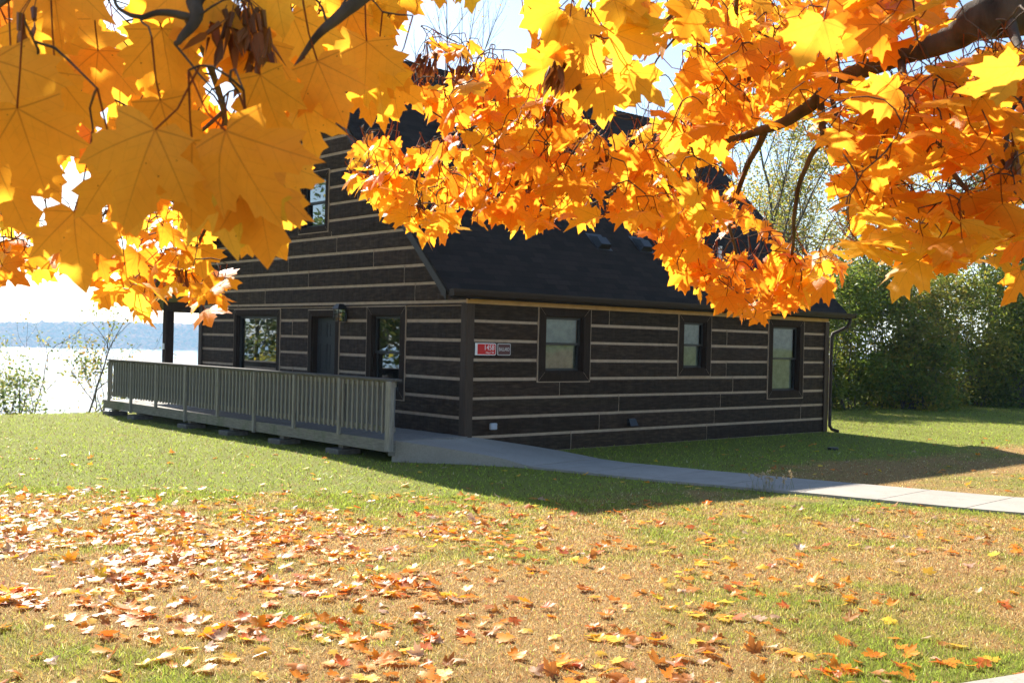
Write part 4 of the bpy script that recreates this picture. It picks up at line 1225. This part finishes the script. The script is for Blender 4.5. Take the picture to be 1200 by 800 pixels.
# gaps in the crown through which sky, roof and trees show
GAPS = [
 [(862, 178), (885, 160), (905, 158), (930, 162), (955, 160), (972, 185), (975, 215), (965, 250), (945, 268), (905, 262), (880, 240), (868, 215)],
 [(745, 62), (775, 55), (792, 90), (785, 125), (748, 136), (738, 110)],
 [(690, 122), (745, 134), (736, 162), (700, 160)],
 [(472, 22), (500, 12), (560, 14), (600, -20), (625, -20), (618, 30), (600, 62), (562, 68), (500, 96), (480, 108), (462, 70)],
 [(1125, -30), (1230, -30), (1230, 66), (1160, 58), (1060, 88), (1010, 104), (1000, 88), (1050, 58), (1110, 28)],
 [(340, 128), (372, 135), (412, 140), (412, 170), (400, 200), (380, 235), (372, 240), (352, 180)],
 [(395, 60), (425, 75), (440, 100), (425, 112), (405, 95)],
 [(118, -5), (176, -5), (172, 14), (135, 26), (120, 20)],
 [(232, 62), (255, 60), (270, 100), (285, 140), (268, 130), (240, 90)],
 [(30, 235), (48, 230), (52, 222), (70, 206), (84, 204), (94, 214), (96, 236), (70, 252), (45, 262), (20, 262)],
 [(468, 135), (500, 140), (520, 165), (492, 178), (470, 165)],
 [(812, 190), (850, 205), (848, 232), (820, 215)],
 [(1060, 210), (1110, 205), (1112, 222), (1070, 226)],
 [(820, 285), (860, 270), (905, 280), (890, 295), (845, 300)],
]
r7 = np.random.default_rng(5)
LV = []         # leaves: base point, tip direction, face direction, length, colour, bending, petiole length
def add_leaf(P, Yd, Nd, L_, col, par, pet): LV.append((np.array(P), np.array(Yd, float), np.array(Nd, float), L_, np.array(col), np.array(par), pet))
def bend(r, k=1.0): return (abs(r.normal(.18, .16))*k, r.normal(.10, .16)*k, r.normal(.10, .15)*k, r.normal(0, .09)*k, r.uniform(0, 6.28), r.normal(0, .16)*k)
# single big leaves hanging close to the photographer (petiole end px, py, depth, length, direction of the tip on the picture, sideways yaw)
NEAR = [
 (115, 60, 1.55, .12, 90, .1, 'ochre'), (188, 118, 1.3, .12, 80, -.1, 'ochre'), (15, 85, 1.35, .12, 70, .2, 'ochre'), (310, 50, 1.45, .11, 90, .2, 'ochre'), (355, 120, 1.4, .10, 80, -.2, 'ochre'), (270, 215, 1.35, .11, 72, .2, 'ochre'),
 (65, 85, 1.4, .125, 100, -.2, 'ochreg'), (225, 165, 1.15, .13, 95, .2, 'ochre'), (298, 205, 1.2, .115, 78, .1, 'ochre'), (140, 185, 1.25, .12, 80, .1, 'ochreg'), (-5, 190, 1.3, .12, 70, .2, 'ochre'),  (290, 190, 1.2, .12, 100, -.2, 'ochreg'), (40, 175, 1.4, .12, 105, .1, 'ochre'),
 (83, 22, 1.55, .125, 95, .1, 'ochre'), (190, 34, 1.42, .128, 88, -.1, 'ochre'), (20, 127, 1.20, .135, 80, .2, 'ochre'), (182, 152, 1.12, .125, 108, .15, 'ochre'),
 (264, 153, 1.10, .138, 64, -.45, 'ochre'), (87, 248, 1.30, .115, 86, .0, 'ochreg'), (372, 72, 1.38, .112, 66, .15, 'ochre'), (305, 88, 1.34, .120, 74, -.3, 'ochre'),
 (30, 30, 1.45, .12, 66, .2, 'ochre'), (276, 22, 1.45, .12, 84, -.1, 'ochre'), (342, 18, 1.5, .118, 66, .2, 'ochreg'),
 (245, 205, 1.28, .12, 70, -.1, 'ochreg'), (318, 188, 1.3, .105, 62, .2, 'ochre'), (-8, 70, 1.25, .13, 60, .1, 'ochre'),
 (225, -25, 1.4, .125, 92, .1, 'ochre'), (60, -40, 1.4, .13, 85, .2, 'ochreg'), (320, -35, 1.45, .12, 80, -.1, 'ochre'),
 (-15, 170, 1.45, .12, 90, .0, 'ochre'),
 (425, 92, 1.9, .11, 75, .2, 'yellow'), (300, 245, 1.6, .11, 62, .1, 'ochre'),
 (965, 25, 1.62, .098, 118, -.2, 'ochre'), (1192, 78, 1.7, .12, 140, .9, 'ochreg'), (1050, 105, 2.1, .12, 160, .9, 'ochre'),
 (692, 52, 2.0, .115, 120, .2, 'ochre'), (655, 10, 1.9, .10, 150, .1, 'yellow'), (705, 92, 2.0, .118, 80, -.1, 'ochre'), (735, 85, 2.05, .115, 40, .5, 'ochre'),
 (720, 40, 2.0, .11, 20, .8, 'ochreg'), (668, 20, 1.9, .095, 60, -.2, 'ochreg'), (720, 0, 2.0, .105, 30, .3, 'yellow'), (648, 75, 2.3, .11, 140, .1, 'yellow'),
 (1196, 318, 2.3, .095, 110, .2, 'orange'), (1199, 272, 2.3, .11, 125, .5, 'orange'), (1150, 262, 2.2, .12, 95, .6, 'orange'),
 (512, -26, 1.9, .075, 80, .2, 'yellow'), (542, -30, 1.9, .085, 60, .3, 'yellow'), (440, 25, 2.2, .09, 95, -.2, 'yellow'),
]
for (px, py, Y, L_, ang, yaw, pal) in NEAR:
    a = R(ang); P = at(px, py, Y)
    Yd = np.array([math.cos(a), .25*r7.normal(), -math.sin(a)]); Nd = np.array([math.sin(yaw)*1.3, -1, .25*r7.normal()])
    p = np.array(bend(r7, 1.0)); p[2] = abs(p[2])*1.5
    add_leaf(P, Yd, Nd, L_*.76, pick(r7, PAL[pal], 1, .05)[0], p, .075)
def cluster(poly, depth, n, Lr, mode, pal, seed, tilt=None, gaps=True, dens=None, sep=.42, size=.84, mult=1.0):
    """leaves spread through a mass of the crown; mode sets how they hang"""
    r = np.random.default_rng(seed)
    poly = np.array(poly, float); lo = poly.min(0); hi = poly.max(0)
    got = []; tries = 0; n = int(n*1.38*mult)
    while len(got) < n and tries < n*60:
        tries += 1
        px, py = r.uniform(lo[0], hi[0]), r.uniform(lo[1], hi[1])
        if not in_poly(np.array([px]), np.array([py]), poly)[0]: continue
        Y = r.uniform(*depth); L_ = size*r.uniform(*Lr)*r.choice([.75, 1.0, 1.12]); wpx = L_*FPX/Y
        if mode == 'hang':
            a = r.normal(90, 28); Yd = np.array([math.cos(R(a)), r.normal(0, .3), -math.sin(R(a))]); Nd = np.array([r.normal(0, .45), -1, r.normal(.1, .4)])
        elif mode == 'flat':
            a = r.uniform(0, 2*np.pi); Yd = np.array([math.cos(a), math.sin(a), -.30+r.normal(0, .16)]); Nd = np.array([r.normal(0, .22), r.normal(-.22, .22), 1])
        else:
            a = r.uniform(0, 2*np.pi); Yd = np.array([math.cos(a), .8*math.sin(a), -.55+r.normal(0, .35)]); Nd = np.array([r.normal(0, .5), r.normal(-.55, .5), .75+r.normal(0, .3)])
        P = at(px, py, Y)
        X_, Yu, N_ = ortho(Yd[None], Nd[None])
        q = to_px(np.array([P + Yu[0]*L_*.45, P + Yu[0]*L_, P + Yu[0]*L_*.5 + X_[0]*L_*.5, P + Yu[0]*L_*.5 - X_[0]*L_*.5]))
        chk = np.array([[px, py], q[0, :2], q[1, :2], q[2, :2], q[3, :2]])
        if gaps and any(in_poly(chk[:, 0], chk[:, 1], g).any() for g in GAPS): continue
        # the blade, not only its base, keeps inside the mass
        if not in_poly(chk[1:2, 0], chk[1:2, 1], poly)[0]: continue
        c_ = q[0, :2]
        if got and np.min(np.hypot(*(np.array([g_[0] for g_ in got[-400:]])-c_).T)/wpx) < sep*r.uniform(0, 1)**.7*.6: continue
        got.append((c_,)); pet = r.uniform(.03, .075)
        add_leaf(P, Yd, Nd, L_, pick(r, PAL[pal], 1, .09)[0], bend(r, 1.1), pet)
cluster([(-20, -20), (375, -20), (440, 30), (452, 80), (430, 115), (385, 150), (345, 235), (305, 262), (232, 240), (150, 250), (60, 250), (-20, 240)], (1.7, 3.0), 84, (.09, .12), 'hang', 'mixed', 11, size=.78, mult=1.35)
cluster([(-20, 238), (60, 228), (140, 250), (235, 225), (252, 262), (276, 345), (243, 370), (212, 330), (170, 368), (150, 366), (122, 345), (98, 312), (45, 322), (-20, 330)], (2.4, 3.3), 62, (.09, .12), 'mix', 'mixed', 12, size=.72, mult=1.25)
cluster([(385, -10), (470, -10), (478, 25), (472, 60), (480, 100), (460, 135), (420, 130), (445, 110), (425, 60)], (1.8, 2.5), 26, (.085, .115), 'hang', 'yellow', 13)
cluster([(398, 168), (465, 158), (490, 98), (530, 66), (600, 72), (628, 96), (650, 60), (700, 118), (742, 165), (790, 200), (832, 250), (800, 292), (770, 268), (720, 256), (660, 264), (620, 270), (585, 252), (545, 268), (500, 276), (448, 248), (405, 218)], (2.7, 3.8), 235, (.085, .12), 'mix', 'mixed', 14, size=.66, mult=1.5)
cluster([(618, -12), (800, -12), (832, 40), (765, 60), (735, 108), (700, 122), (650, 112), (640, 62), (608, 40)], (2.0, 3.0), 38, (.09, .12), 'mix', 'yellow', 15, size=.78, mult=1.2)
cluster([(775, -12), (1000, -12), (992, 60), (962, 112), (930, 142), (890, 160), (872, 190), (852, 250), (832, 272), (780, 205), (738, 170), (745, 140), (790, 118), (800, 58)], (2.5, 3.8), 185, (.085, .12), 'mix', 'mixed', 16, size=.66, mult=1.45)
cluster([(742, 248), (832, 238), (862, 200), (882, 250), (930, 290), (995, 298), (975, 335), (930, 358), (880, 374), (840, 350), (798, 330), (768, 290)], (3.2, 4.2), 125, (.085, .12), 'mix', 'orange', 17, size=.66, mult=1.4)
cluster([(955, 112), (1000, 40), (1210, 60), (1230, 315), (1150, 305), (1060, 318), (1010, 300), (985, 265), (970, 200), (948, 180)], (2.0, 3.3), 290, (.095, .13), 'flat', 'mixed', 18, sep=.3, size=.72, mult=.95)
cluster([(955, -12), (1225, -12), (1225, 75), (1100, 95), (1000, 62)], (1.9, 2.8), 60, (.09, .12), 'mix', 'orange', 19)
cluster([(500, 52), (560, 48), (562, 64), (505, 66)], (3.0, 3.6), 7, (.06, .08), 'flat', 'orange', 20, gaps=False)

# limbs: picture positions with depths, or plain points
TRUNK = np.array([3.05, 1.15])
tz = float(ground(*TRUNK))
maple = empty('maple_tree', (TRUNK[0], TRUNK[1], tz))
tag(maple, 'large sugar maple with glowing orange and yellow leaves hanging over the lawn', 'tree')
LIMBS = []
def limb(pts, rad):
    P = np.array([at(*p) if (abs(p[0]) > 20 or abs(p[1]) > 20) else np.array(p, float) for p in pts])
    n = len(P); u = np.arange(n); m = (n-1)*6+1; w_ = np.linspace(0, n-1, m)
    # Catmull-Rom through the points
    Q = []
    for v in w_:
        i = min(int(v), n-2); f = v-i
        p0, p1, p2, p3 = P[max(i-1, 0)], P[i], P[i+1], P[min(i+2, n-1)]
        Q.append(.5*((2*p1)+(-p0+p2)*f+(2*p0-5*p1+4*p2-p3)*f*f+(-p0+3*p1-3*p2+p3)*f**3))
    Q = np.array(Q); rr = np.interp(w_, u, rad)
    nz = r7.normal(0, 1, Q.shape)
    for _ in range(3): nz[1:-1] = .25*nz[:-2]+.5*nz[1:-1]+.25*nz[2:]
    Q[1:-1] += nz[1:-1]*np.minimum(rr[1:-1, None]*.55, .005)
    LIMBS.append((Q, rr)); return Q
limb([(3.05, 1.15, 2.2), (2.55, 1.8, 2.62), (1.75, 2.5, 2.76), (1182, 16, 2.66), (1112, 44, 2.72), (1050, 68, 2.78), (985, 95, 2.9), (945, 126, 3.0), (900, 150, 3.1), (850, 165, 3.2), (800, 178, 3.3), (740, 186, 3.35), (680, 190, 3.3), (610, 182, 3.2), (560, 162, 3.15), (505, 130, 3.1)],
     [.13, .10, .078, .060, .034, .027, .021, .018, .014, .010, .008, .0065, .0055, .0045, .0035, .002])
limb([(960, 108, 2.95), (962, 140, 2.95), (962, 163, 2.95), (946, 190, 3.0), (934, 228, 3.05), (930, 268, 3.1), (925, 305, 3.3), (905, 335, 3.6)], [.0115, .010, .009, .0075, .0065, .0055, .004, .002])
limb([(962, 163, 2.95), (984, 183, 2.95), (1010, 208, 2.9), (1040, 236, 2.85), (1066, 254, 2.8)], [.0075, .0065, .0055, .004, .002])
limb([(973, 102, 2.92), (984, 148, 2.85), (1004, 178, 2.8), (1030, 194, 2.75)], [.008, .006, .004, .002])
limb([(898, 151, 3.1), (882, 182, 3.2), (866, 222, 3.4), (852, 252, 3.55), (862, 292, 3.75), (868, 335, 3.9)], [.012, .010, .008, .007, .005, .0025])
limb([(610, 182, 3.2), (585, 215, 3.25), (530, 238, 3.2), (470, 235, 3.1)], [.0045, .004, .003, .0015])
limb([(740, 186, 3.35), (730, 215, 3.4), (690, 240, 3.5), (640, 250, 3.5)], [.006, .0045, .003, .0015])
limb([(852, 252, 3.55), (815, 265, 3.7), (790, 290, 3.8)], [.006, .004, .002])
limb([(1050, 68, 2.78), (1075, 130, 2.6), (1110, 190, 2.5), (1150, 240, 2.45), (1190, 270, 2.4)], [.012, .009, .007, .004, .002])
limb([(1182, 16, 2.66), (1200, 90, 2.4), (1180, 150, 2.3), (1178, 225, 2.3)], [.014, .010, .006, .003])
# a second limb passes over the photographer and droops on the left
limb([(3.05, 1.15, 2.9), (2.2, 1.35, 3.25), (1.1, 1.55, 3.22), (.35, 1.5, 2.95), (-.10, 1.42, 2.70), (262, -40, 1.40), (228, 22, 1.36), (205, 52, 1.34)], [.085, .065, .046, .03, .02, .013, .008, .003])
limb([(-.10, 1.42, 2.70), (150, -70, 1.4), (60, -30, 1.38), (-24, 22, 1.36)], [.016, .011, .007, .004])
limb([(228, 22, 1.36), (192, 15, 1.34), (165, 20, 1.32), (142, 12, 1.32), (133, -4, 1.32)], [.006, .0045, .0035, .0025, .0015])
limb([(.35, 1.5, 2.95), (500, -110, 1.5), (445, -20, 1.42), (398, 20, 1.4), (372, 42, 1.4), (345, 80, 1.42)], [.022, .016, .011, .008, .005, .002])
limb([(228, 22, 1.36), (240, 60, 1.6), (262, 130, 2.0), (260, 215, 2.4), (232, 285, 2.7), (205, 325, 2.85)], [.007, .006, .0055, .005, .004, .002])
limb([(262, 130, 2.0), (190, 190, 2.3), (110, 260, 2.6), (40, 290, 2.8)], [.004, .0035, .003, .0015])
limb([(-20, 68, 1.3), (10, 68, 1.3), (44, 72, 1.28)], [.005, .004, .0025])
limb([(60, -30, 1.38), (70, 60, 1.5), (65, 110, 1.55), (82, 145, 1.55)], [.005, .004, .003, .0018])
limb([(.35, 1.5, 2.95), (640, -120, 1.9), (645, 0, 1.98), (650, 28, 2.0), (668, 36, 2.0), (682, 34, 2.0)], [.014, .009, .005, .0042, .003, .002])
limb([(1.1, 1.55, 3.22), (840, -140, 2.2), (800, -20, 2.4), (795, 8, 2.4), (770, 32, 2.42), (752, 42, 2.42)], [.02, .011, .006, .005, .004, .002])
limb([(795, 8, 2.4), (800, 30, 2.5), (770, 70, 2.6), (765, 85, 2.6)], [.005, .0035, .0025, .0015])
limb([(870, -30, 2.6), (862, 15, 2.7), (885, 35, 2.75), (905, 46, 2.8)], [.006, .005, .003, .002])

# twigs: every leaf stalk is led to the nearest wood
nodes = [Q for Q, rr in LIMBS]; nodes = np.concatenate([q[3:] for q in nodes])
cap = 60000; NB = np.zeros((cap, 3)); nn = len(nodes); NB[:nn] = nodes
TW = MB(); PT = MB()
Ob = np.array([l[0] for l in LV]); Yb = np.array([l[1] for l in LV]); Nb = np.array([l[2] for l in LV])
Xb, Yb, Nb = ortho(Yb, Nb); Lb = np.array([l[3] for l in LV]); Cb = np.array([l[4] for l in LV]); Pb = np.array([l[5] for l in LV])
pets = []
d0 = np.array([np.min(((NB[:nn]-o)**2).sum(1)) for o in Ob])
for k in np.argsort(d0):
    o = Ob[k]; pl_ = LV[k][6]*r7.uniform(.9, 1.4)
    pd = unit(-Yb[k]*.8 + np.array([0, 0, .55]) + r7.normal(0, .18, 3)); s_ = o + pd*pl_
    j = int(np.argmin(((NB[:nn]-s_)**2).sum(1))); d_ = np.linalg.norm(NB[j]-s_)
    if d_ < .05: s_ = NB[j]
    else:
        m = max(5, int(d_/.022)+1); u = np.linspace(0, 1, m)[:, None]
        seg = NB[j]*(1-u) + s_*u
        sway = r7.normal(0, .07, 3)*d_
        nz = np.cumsum(r7.normal(0, .0016, (m, 3)), 0)
        seg += np.sin(u*np.pi)*(np.array([0, 0, .13*d_]) + sway) + np.sin(u*2*np.pi)*r7.normal(0, .035, 3)*d_ + (nz - nz[:1]*(1-u) - nz[-1:]*u)
        TW.tube(seg, np.linspace(.0017+.0022*min(d_, .5), .0011, m), 4, cap=False)
        if nn+m < cap: NB[nn:nn+m-1] = seg[1:]; nn += m-1
    pets.append((k, o, s_))
TW_o = TW.build('twigs', M['bark'], maple, sub=(*TRUNK, tz), smooth=True)
def petiole(mb, o, s_):
    mid = (o+s_)/2 + np.array([0, 0, -.012])
    mb.tube([s_, mid, o], [.0014, .0011, .0012], 4, cap=False, col=(.45, .16, .05), )
# the hundred leaves that show largest are parts of their own, the rest one mass
pxs = to_px(Ob + Yb*Lb[:, None]*.45); inview = (pxs[:, 0] > -20) & (pxs[:, 0] < 1220) & (pxs[:, 1] > -20) & (pxs[:, 1] < 420)
face = np.abs((Nb*(Ob-np.array([0, 0, CAM_H]))).sum(1))/np.linalg.norm(Ob-np.array([0, 0, CAM_H]), axis=1)
area = (Lb/pxs[:, 2])**2*(face+.1)*inview
big = set(np.argsort(-area)[:100].tolist())
petd = {k: (o, s_) for k, o, s_ in pets}
for k in sorted(big):
    mb = MB(); sl = slice(k, k+1)
    place_leaves(mb, TPL_HI, Ob[sl], Xb[sl], Yb[sl], Nb[sl], Lb[sl], Cb[sl], Pb[sl], r7)
    petiole(mb, *petd[k])
    mb.build('leaf', M['maple'], maple, sub=(*TRUNK, tz), smooth=True)
rest = np.array([k for k in range(len(LV)) if k not in big])
mb = MB()
near = rest[pxs[rest, 2] < 2.4]; far = rest[pxs[rest, 2] >= 2.4]
for idx, tp in ((near, TPL_HI), (far, TPL_LO)):
    if len(idx): place_leaves(mb, tp, Ob[idx], Xb[idx], Yb[idx], Nb[idx], Lb[idx], Cb[idx], Pb[idx], r7)
for k in rest: petiole(mb, *petd[k])
# unseen crown above and behind the photographer, added to shade the near left leaves
r = np.random.default_rng(91); n = 1500
P = np.stack([r.uniform(-4.5, 5.5, n), r.uniform(-4, 6.2, n), r.uniform(3.6, 8.5, n)], 1)
lump = vnoise(P[:, 0]*.9+P[:, 2]*.5, P[:, 1]*.9+P[:, 2]*.7, 3)
el = (P[:, 2]-CAM_H)/np.maximum(P[:, 1], .01)
ok = (lump > .42) & (P[:, 0] < 1.2) & ((P[:, 1] < 0) | (el > .46)) & (((P[:, 0]-.8)/5)**2 + ((P[:, 1]-1)/5.2)**2 + ((P[:, 2]-5.6)/3.0)**2 < 1)
P = P[ok]
# unseen loose leaves added towards the sun to shade those hanging closest on the left
k_ = r.uniform(1.5, 4.2, 190); Q_ = np.array([-.25, 1.25, 2.25]) + k_[:, None]*np.array([math.sin(SUN_AZ)*math.cos(SUN_EL), math.cos(SUN_AZ)*math.cos(SUN_EL), math.sin(SUN_EL)]) + r.normal(0, .30, (190, 3))*np.array([1.2, .6, .6])
Q_ = Q_[(Q_[:, 2]-CAM_H)/Q_[:, 1] > .47]
P = np.concatenate([P, Q_]); n = len(P); a = r.uniform(0, 6.28, n)
Yd = np.stack([np.cos(a), np.sin(a), -.6+r.normal(0, .3, n)], 1); Nd = np.stack([r.normal(0, .5, n), r.normal(0, .5, n), np.ones(n)], 1)
Xc, Yc, Nc = ortho(Yd, Nd)
place_leaves(mb, TPL_MIN, P, Xc, Yc, Nc, r.uniform(.12, .17, n), pick(r, PAL['mixed'], n), np.array([bend(r) for _ in range(n)]), r)
cr_o = mb.build('crown', M['maple'], maple, sub=(*TRUNK, tz), smooth=True); cr_o['kind'] = 'stuff'
# trunk with root flare, and the limbs
mb = MB()
zs = np.array([-.2, 0, .15, .4, .9, 1.6, 2.3, 3.0, 3.9, 5.0, 6.2, 7.5, 8.3]); 
mb.tube(np.stack([TRUNK[0]+.05*np.sin(zs*1.1), TRUNK[1]+.06*np.sin(zs*.8+1), tz+zs], 1), [.46, .40, .33, .28, .25, .24, .24, .235, .19, .15, .11, .06, .02], 18)
for k in range(9):
    a = k*2.4; z0 = 3.4+k*.5; p0 = np.array([TRUNK[0], TRUNK[1], tz+z0]); d = np.array([math.cos(a), math.sin(a)*.9, .55]); L_ = 3.6-.25*k
    if d[1] > .2: d[2] += .5
    mb.tube([p0, p0+d*L_*.35, p0+d*L_*.7+(0, 0, .2), p0+d*L_+(0, 0, .2)], [.085-.006*k, .06, .035, .012], 7)
mb.build('trunk', M['bark'], maple, sub=(*TRUNK, tz), smooth=True)
for Q, rr in LIMBS:
    mb = MB(); mb.tube(Q, rr, 9 if rr[0] > .02 else 6); mb.build('limb', M['bark'], maple, sub=(*TRUNK, tz), smooth=True)
# bunches of brown winged seeds
SEEDS = [(664, 66, 2.05, .055, 22), (276, 12, 1.42, .05, 16), (500, 66, 3.0, .05, 16), (540, 78, 3.1, .045, 16), (585, 92, 3.1, .045, 14), (290, 32, 1.42, .045, 10), (640, 122, 3.0, .045, 12), (875, 70, 2.9, .045, 12), (825, 72, 2.9, .04, 12), (1186, 185, 2.2, .05, 12), (700, 180, 3.2, .04, 14), (610, 205, 3.2, .04, 14), (560, 222, 3.2, .04, 12), (826, 318, 3.8, .045, 12), (770, 232, 3.4, .04, 12), (45, 10, 1.35, .04, 3), (315, 68, 1.4, .04, 5), (210, 312, 2.8, .04, 8)]
for (px, py, Y, L_, n) in SEEDS:
    mb = MB(); P0 = at(px, py, Y)
    for k in range(n):
        q = P0 + np.array([r7.normal(0, .02), r7.normal(0, .02), r7.uniform(-.012, .005)])
        d = unit(np.array([r7.normal(0, .35), r7.normal(0, .35), -1])); sd = unit(np.cross(d, r7.normal(0, 1, 3))); nr = np.cross(d, sd)
        e = q + d*.018
        mb.tube([P0+(0, 0, .04), (P0+q)/2+(0, 0, .015), q], [.0008, .0008, .0008], 3, cap=False, col=(.22, .09, .03))
        wv = .008*L_/.045
        V = [e, e+d*.010+sd*wv*.6+nr*.003, e+d*L_*.6+sd*wv*1.25, e+d*L_+sd*wv*.4, e+d*L_*.6-sd*wv*.35, e+d*.010-sd*wv*.45-nr*.003]
        c_ = pick(r7, [(2, (.20, .075, .022)), (1, (.30, .12, .03)), (1, (.13, .05, .02))], 1)[0]
        mb.add(V, [(0, 1, 2, 3, 4, 5)], col=c_, luv=np.array([(0, 0, k)]*6))
        mb.tube([q, e+d*.004], [.0042, .003], 5, col=c_*.8)
    mb.build('seed_cluster', M['seed'], maple, sub=(*TRUNK, tz))
# ------------------------------------------------------------------ fallen leaves
FCOL = {'brown': (.52, .20, .045), 'pale': (.62, .43, .29), 'orange': (.88, .30, .022), 'yellow': (.92, .56, .05), 'red': (.66, .15, .025)}  # pale: whitish undersides, with their sun glint put into the colour
r8 = np.random.default_rng(33)
def fallen_density(x, y):
    px = 600 + 1270*x/y
    d = .25 + 1.9*sstep(760, 240, px)*sstep(5.8, 6.8, y)*sstep(13.4, 9.5, y) + .55*sstep(1250, 500, px)*sstep(12.5, 9, y)
    d = d + .9*sstep(6.6, 5.4, y)*sstep(-200, 1100, px)
    lump = fbm(x*1.5, y*1.2, 21, 4)
    d = d*np.clip((lump-.30)*3.4, .12, 2.2)
    d = np.where(y > 13.2, .10*d+.02, d)
    return d
pts = []
while len(pts) < 3300:
    y = r8.uniform(4.7, 17.5, 4000); x = r8.uniform(-1, 1, 4000)*.4724*1.3*y
    s, t = to_house(x, y)
    bad = (s > -1.75) & (t > -.1) | path_side(x, y) & (r8.random(4000) < .96)
    keep = (r8.random(4000) < fallen_density(x, y)/2.6*(y/17.5)) & ~bad
    pts += list(zip(x[keep], y[keep]))
pts = np.array(pts[:3300])
# a few on the shaded lawn right of the cabin
y = r8.uniform(16, 24, 60); x = r8.uniform(3.2, 11, 60); s, t = to_house(x, y); k = (t < -.3) & ~path_side(x, y)
pts = np.concatenate([pts, np.stack([x[k], y[k]], 1)])
kinds = list(FCOL); 
fk = r8.choice(5, len(pts), p=[.23, .09, .38, .20, .10])
size = r8.uniform(.05, .100, len(pts))
def fallen_par(r, kind):
    k = {'brown': 1.7, 'pale': 1.4, 'orange': 1.0, 'yellow': .7, 'red': 1.0}[kind]
    return (r.normal(.12, .16)*k, r.normal(.05, .16)*k, r.normal(.14, .14)*k, r.normal(0, .13)*k, r.uniform(0, 6.28), r.normal(0, .2)*k)
def basis(r, n, steep):
    a = r.uniform(0, 6.28, n)
    Yd = np.stack([np.cos(a), np.sin(a), r.normal(.05, steep, n)], 1); Nd = np.stack([r.normal(0, steep, n), r.normal(0, steep, n), np.where(r.random(n) < .5, 1, -1)], 1)
    return ortho(Yd, Nd)
order = np.argsort(pts[:, 1] - 30*size*0)           # nearest leaves show largest
vis = [k for k in order if abs(pts[k, 0]) < .47*pts[k, 1] and pts[k, 1] > 5.05]
single = vis[:300]; sset = set(single)
# a stock of curled shapes, shared by the single leaves
stock = {}
for kind in kinds:
    for v in range(5):
        mb = MB(); Xc, Yc, Nc = basis(r8, 1, .16)
        c_ = np.clip(np.array(FCOL[kind])[None]*r8.normal(1, .1, (1, 1)), 0, .95)
        place_leaves(mb, TPL_HI, np.zeros((1, 3)), Xc, Yc, Nc, np.ones(1), c_, np.array([fallen_par(r8, kind)]), r8)
        V = np.concatenate(mb.v); mb.v = [V - np.array([*V.mean(0)[:2], np.quantile(V[:, 2], .12)])]
        o_, e_ = mb.v[0][1+4*len(OUT)], mb.v[0][1+4*len(OUT)]+np.array([*(-Yc[0][:2]*.6), .12])
        mb.tube([o_, (o_+e_)/2+(0, 0, .03), e_], [.011, .009, .008], 4, cap=False, col=(.35, .14, .06))
        ob = mb.build('fallen_leaf', M['fallen'], smooth=True)
        stock[(kind, v)] = ob.data; bpy.data.objects.remove(ob)
WORD = {'brown': 'curled brown', 'pale': 'pale curled', 'orange': 'orange', 'yellow': 'bright yellow', 'red': 'red orange'}
def zone(x, y):
    px = 600 + 1270*x/y
    if y < 5.75: return 'along the lower edge of the lawn' + (' at left' if px < 400 else ' at centre' if px < 800 else ' at right')
    if y < 6.4: return 'just above the lower edge of the lawn' + (' at left' if px < 400 else ' at centre' if px < 800 else ' at right')
    return 'on the open lawn in front of the thick drift' if px < 600 else 'among the dry turf right of the drift'
for k in single:
    x, y = pts[k]; kind = kinds[fk[k]]
    o = bpy.data.objects.new('fallen_leaf', stock[(kind, int(r8.integers(5)))]); C.objects.link(o)
    o.location = (x, y, float(ground(x, y))+.013); o.scale = (size[k],)*3
    o.rotation_euler = (r8.normal(0, .10), r8.normal(0, .10), r8.uniform(0, 6.28))
    zn_ = zone(x, y)
    tag(o, f"{WORD[kind]} maple leaf lying {zn_}", 'leaf', f"{WORD[kind]} maple leaves lying {zn_}")
rest = np.array([k for k in range(len(pts)) if k not in sset])
mb = MB()
for ki, kind in enumerate(kinds):
    idx = rest[fk[rest] == ki]; n = len(idx)
    Xc, Yc, Nc = basis(r8, n, .16)
    O_ = np.stack([pts[idx, 0], pts[idx, 1], ground(pts[idx, 0], pts[idx, 1])+.03], 1) - Yc*size[idx][:, None]*.4
    O_[:, 2] = ground(O_[:, 0], O_[:, 1])+.022
    cols = np.clip(np.array(FCOL[kind])[None]*r8.normal(1, .16, (n, 1))*r8.normal(1, .05, (n, 3)), .01, .95)
    place_leaves(mb, TPL_LO, O_, Xc, Yc, Nc, size[idx], cols, np.array([fallen_par(r8, kind) for _ in range(n)]), r8)
lt = mb.build('leaf_litter', M['fallen'], smooth=True); tag(lt, 'drift of brown orange and yellow fallen leaves across the lawn', 'leaves', kind='stuff')
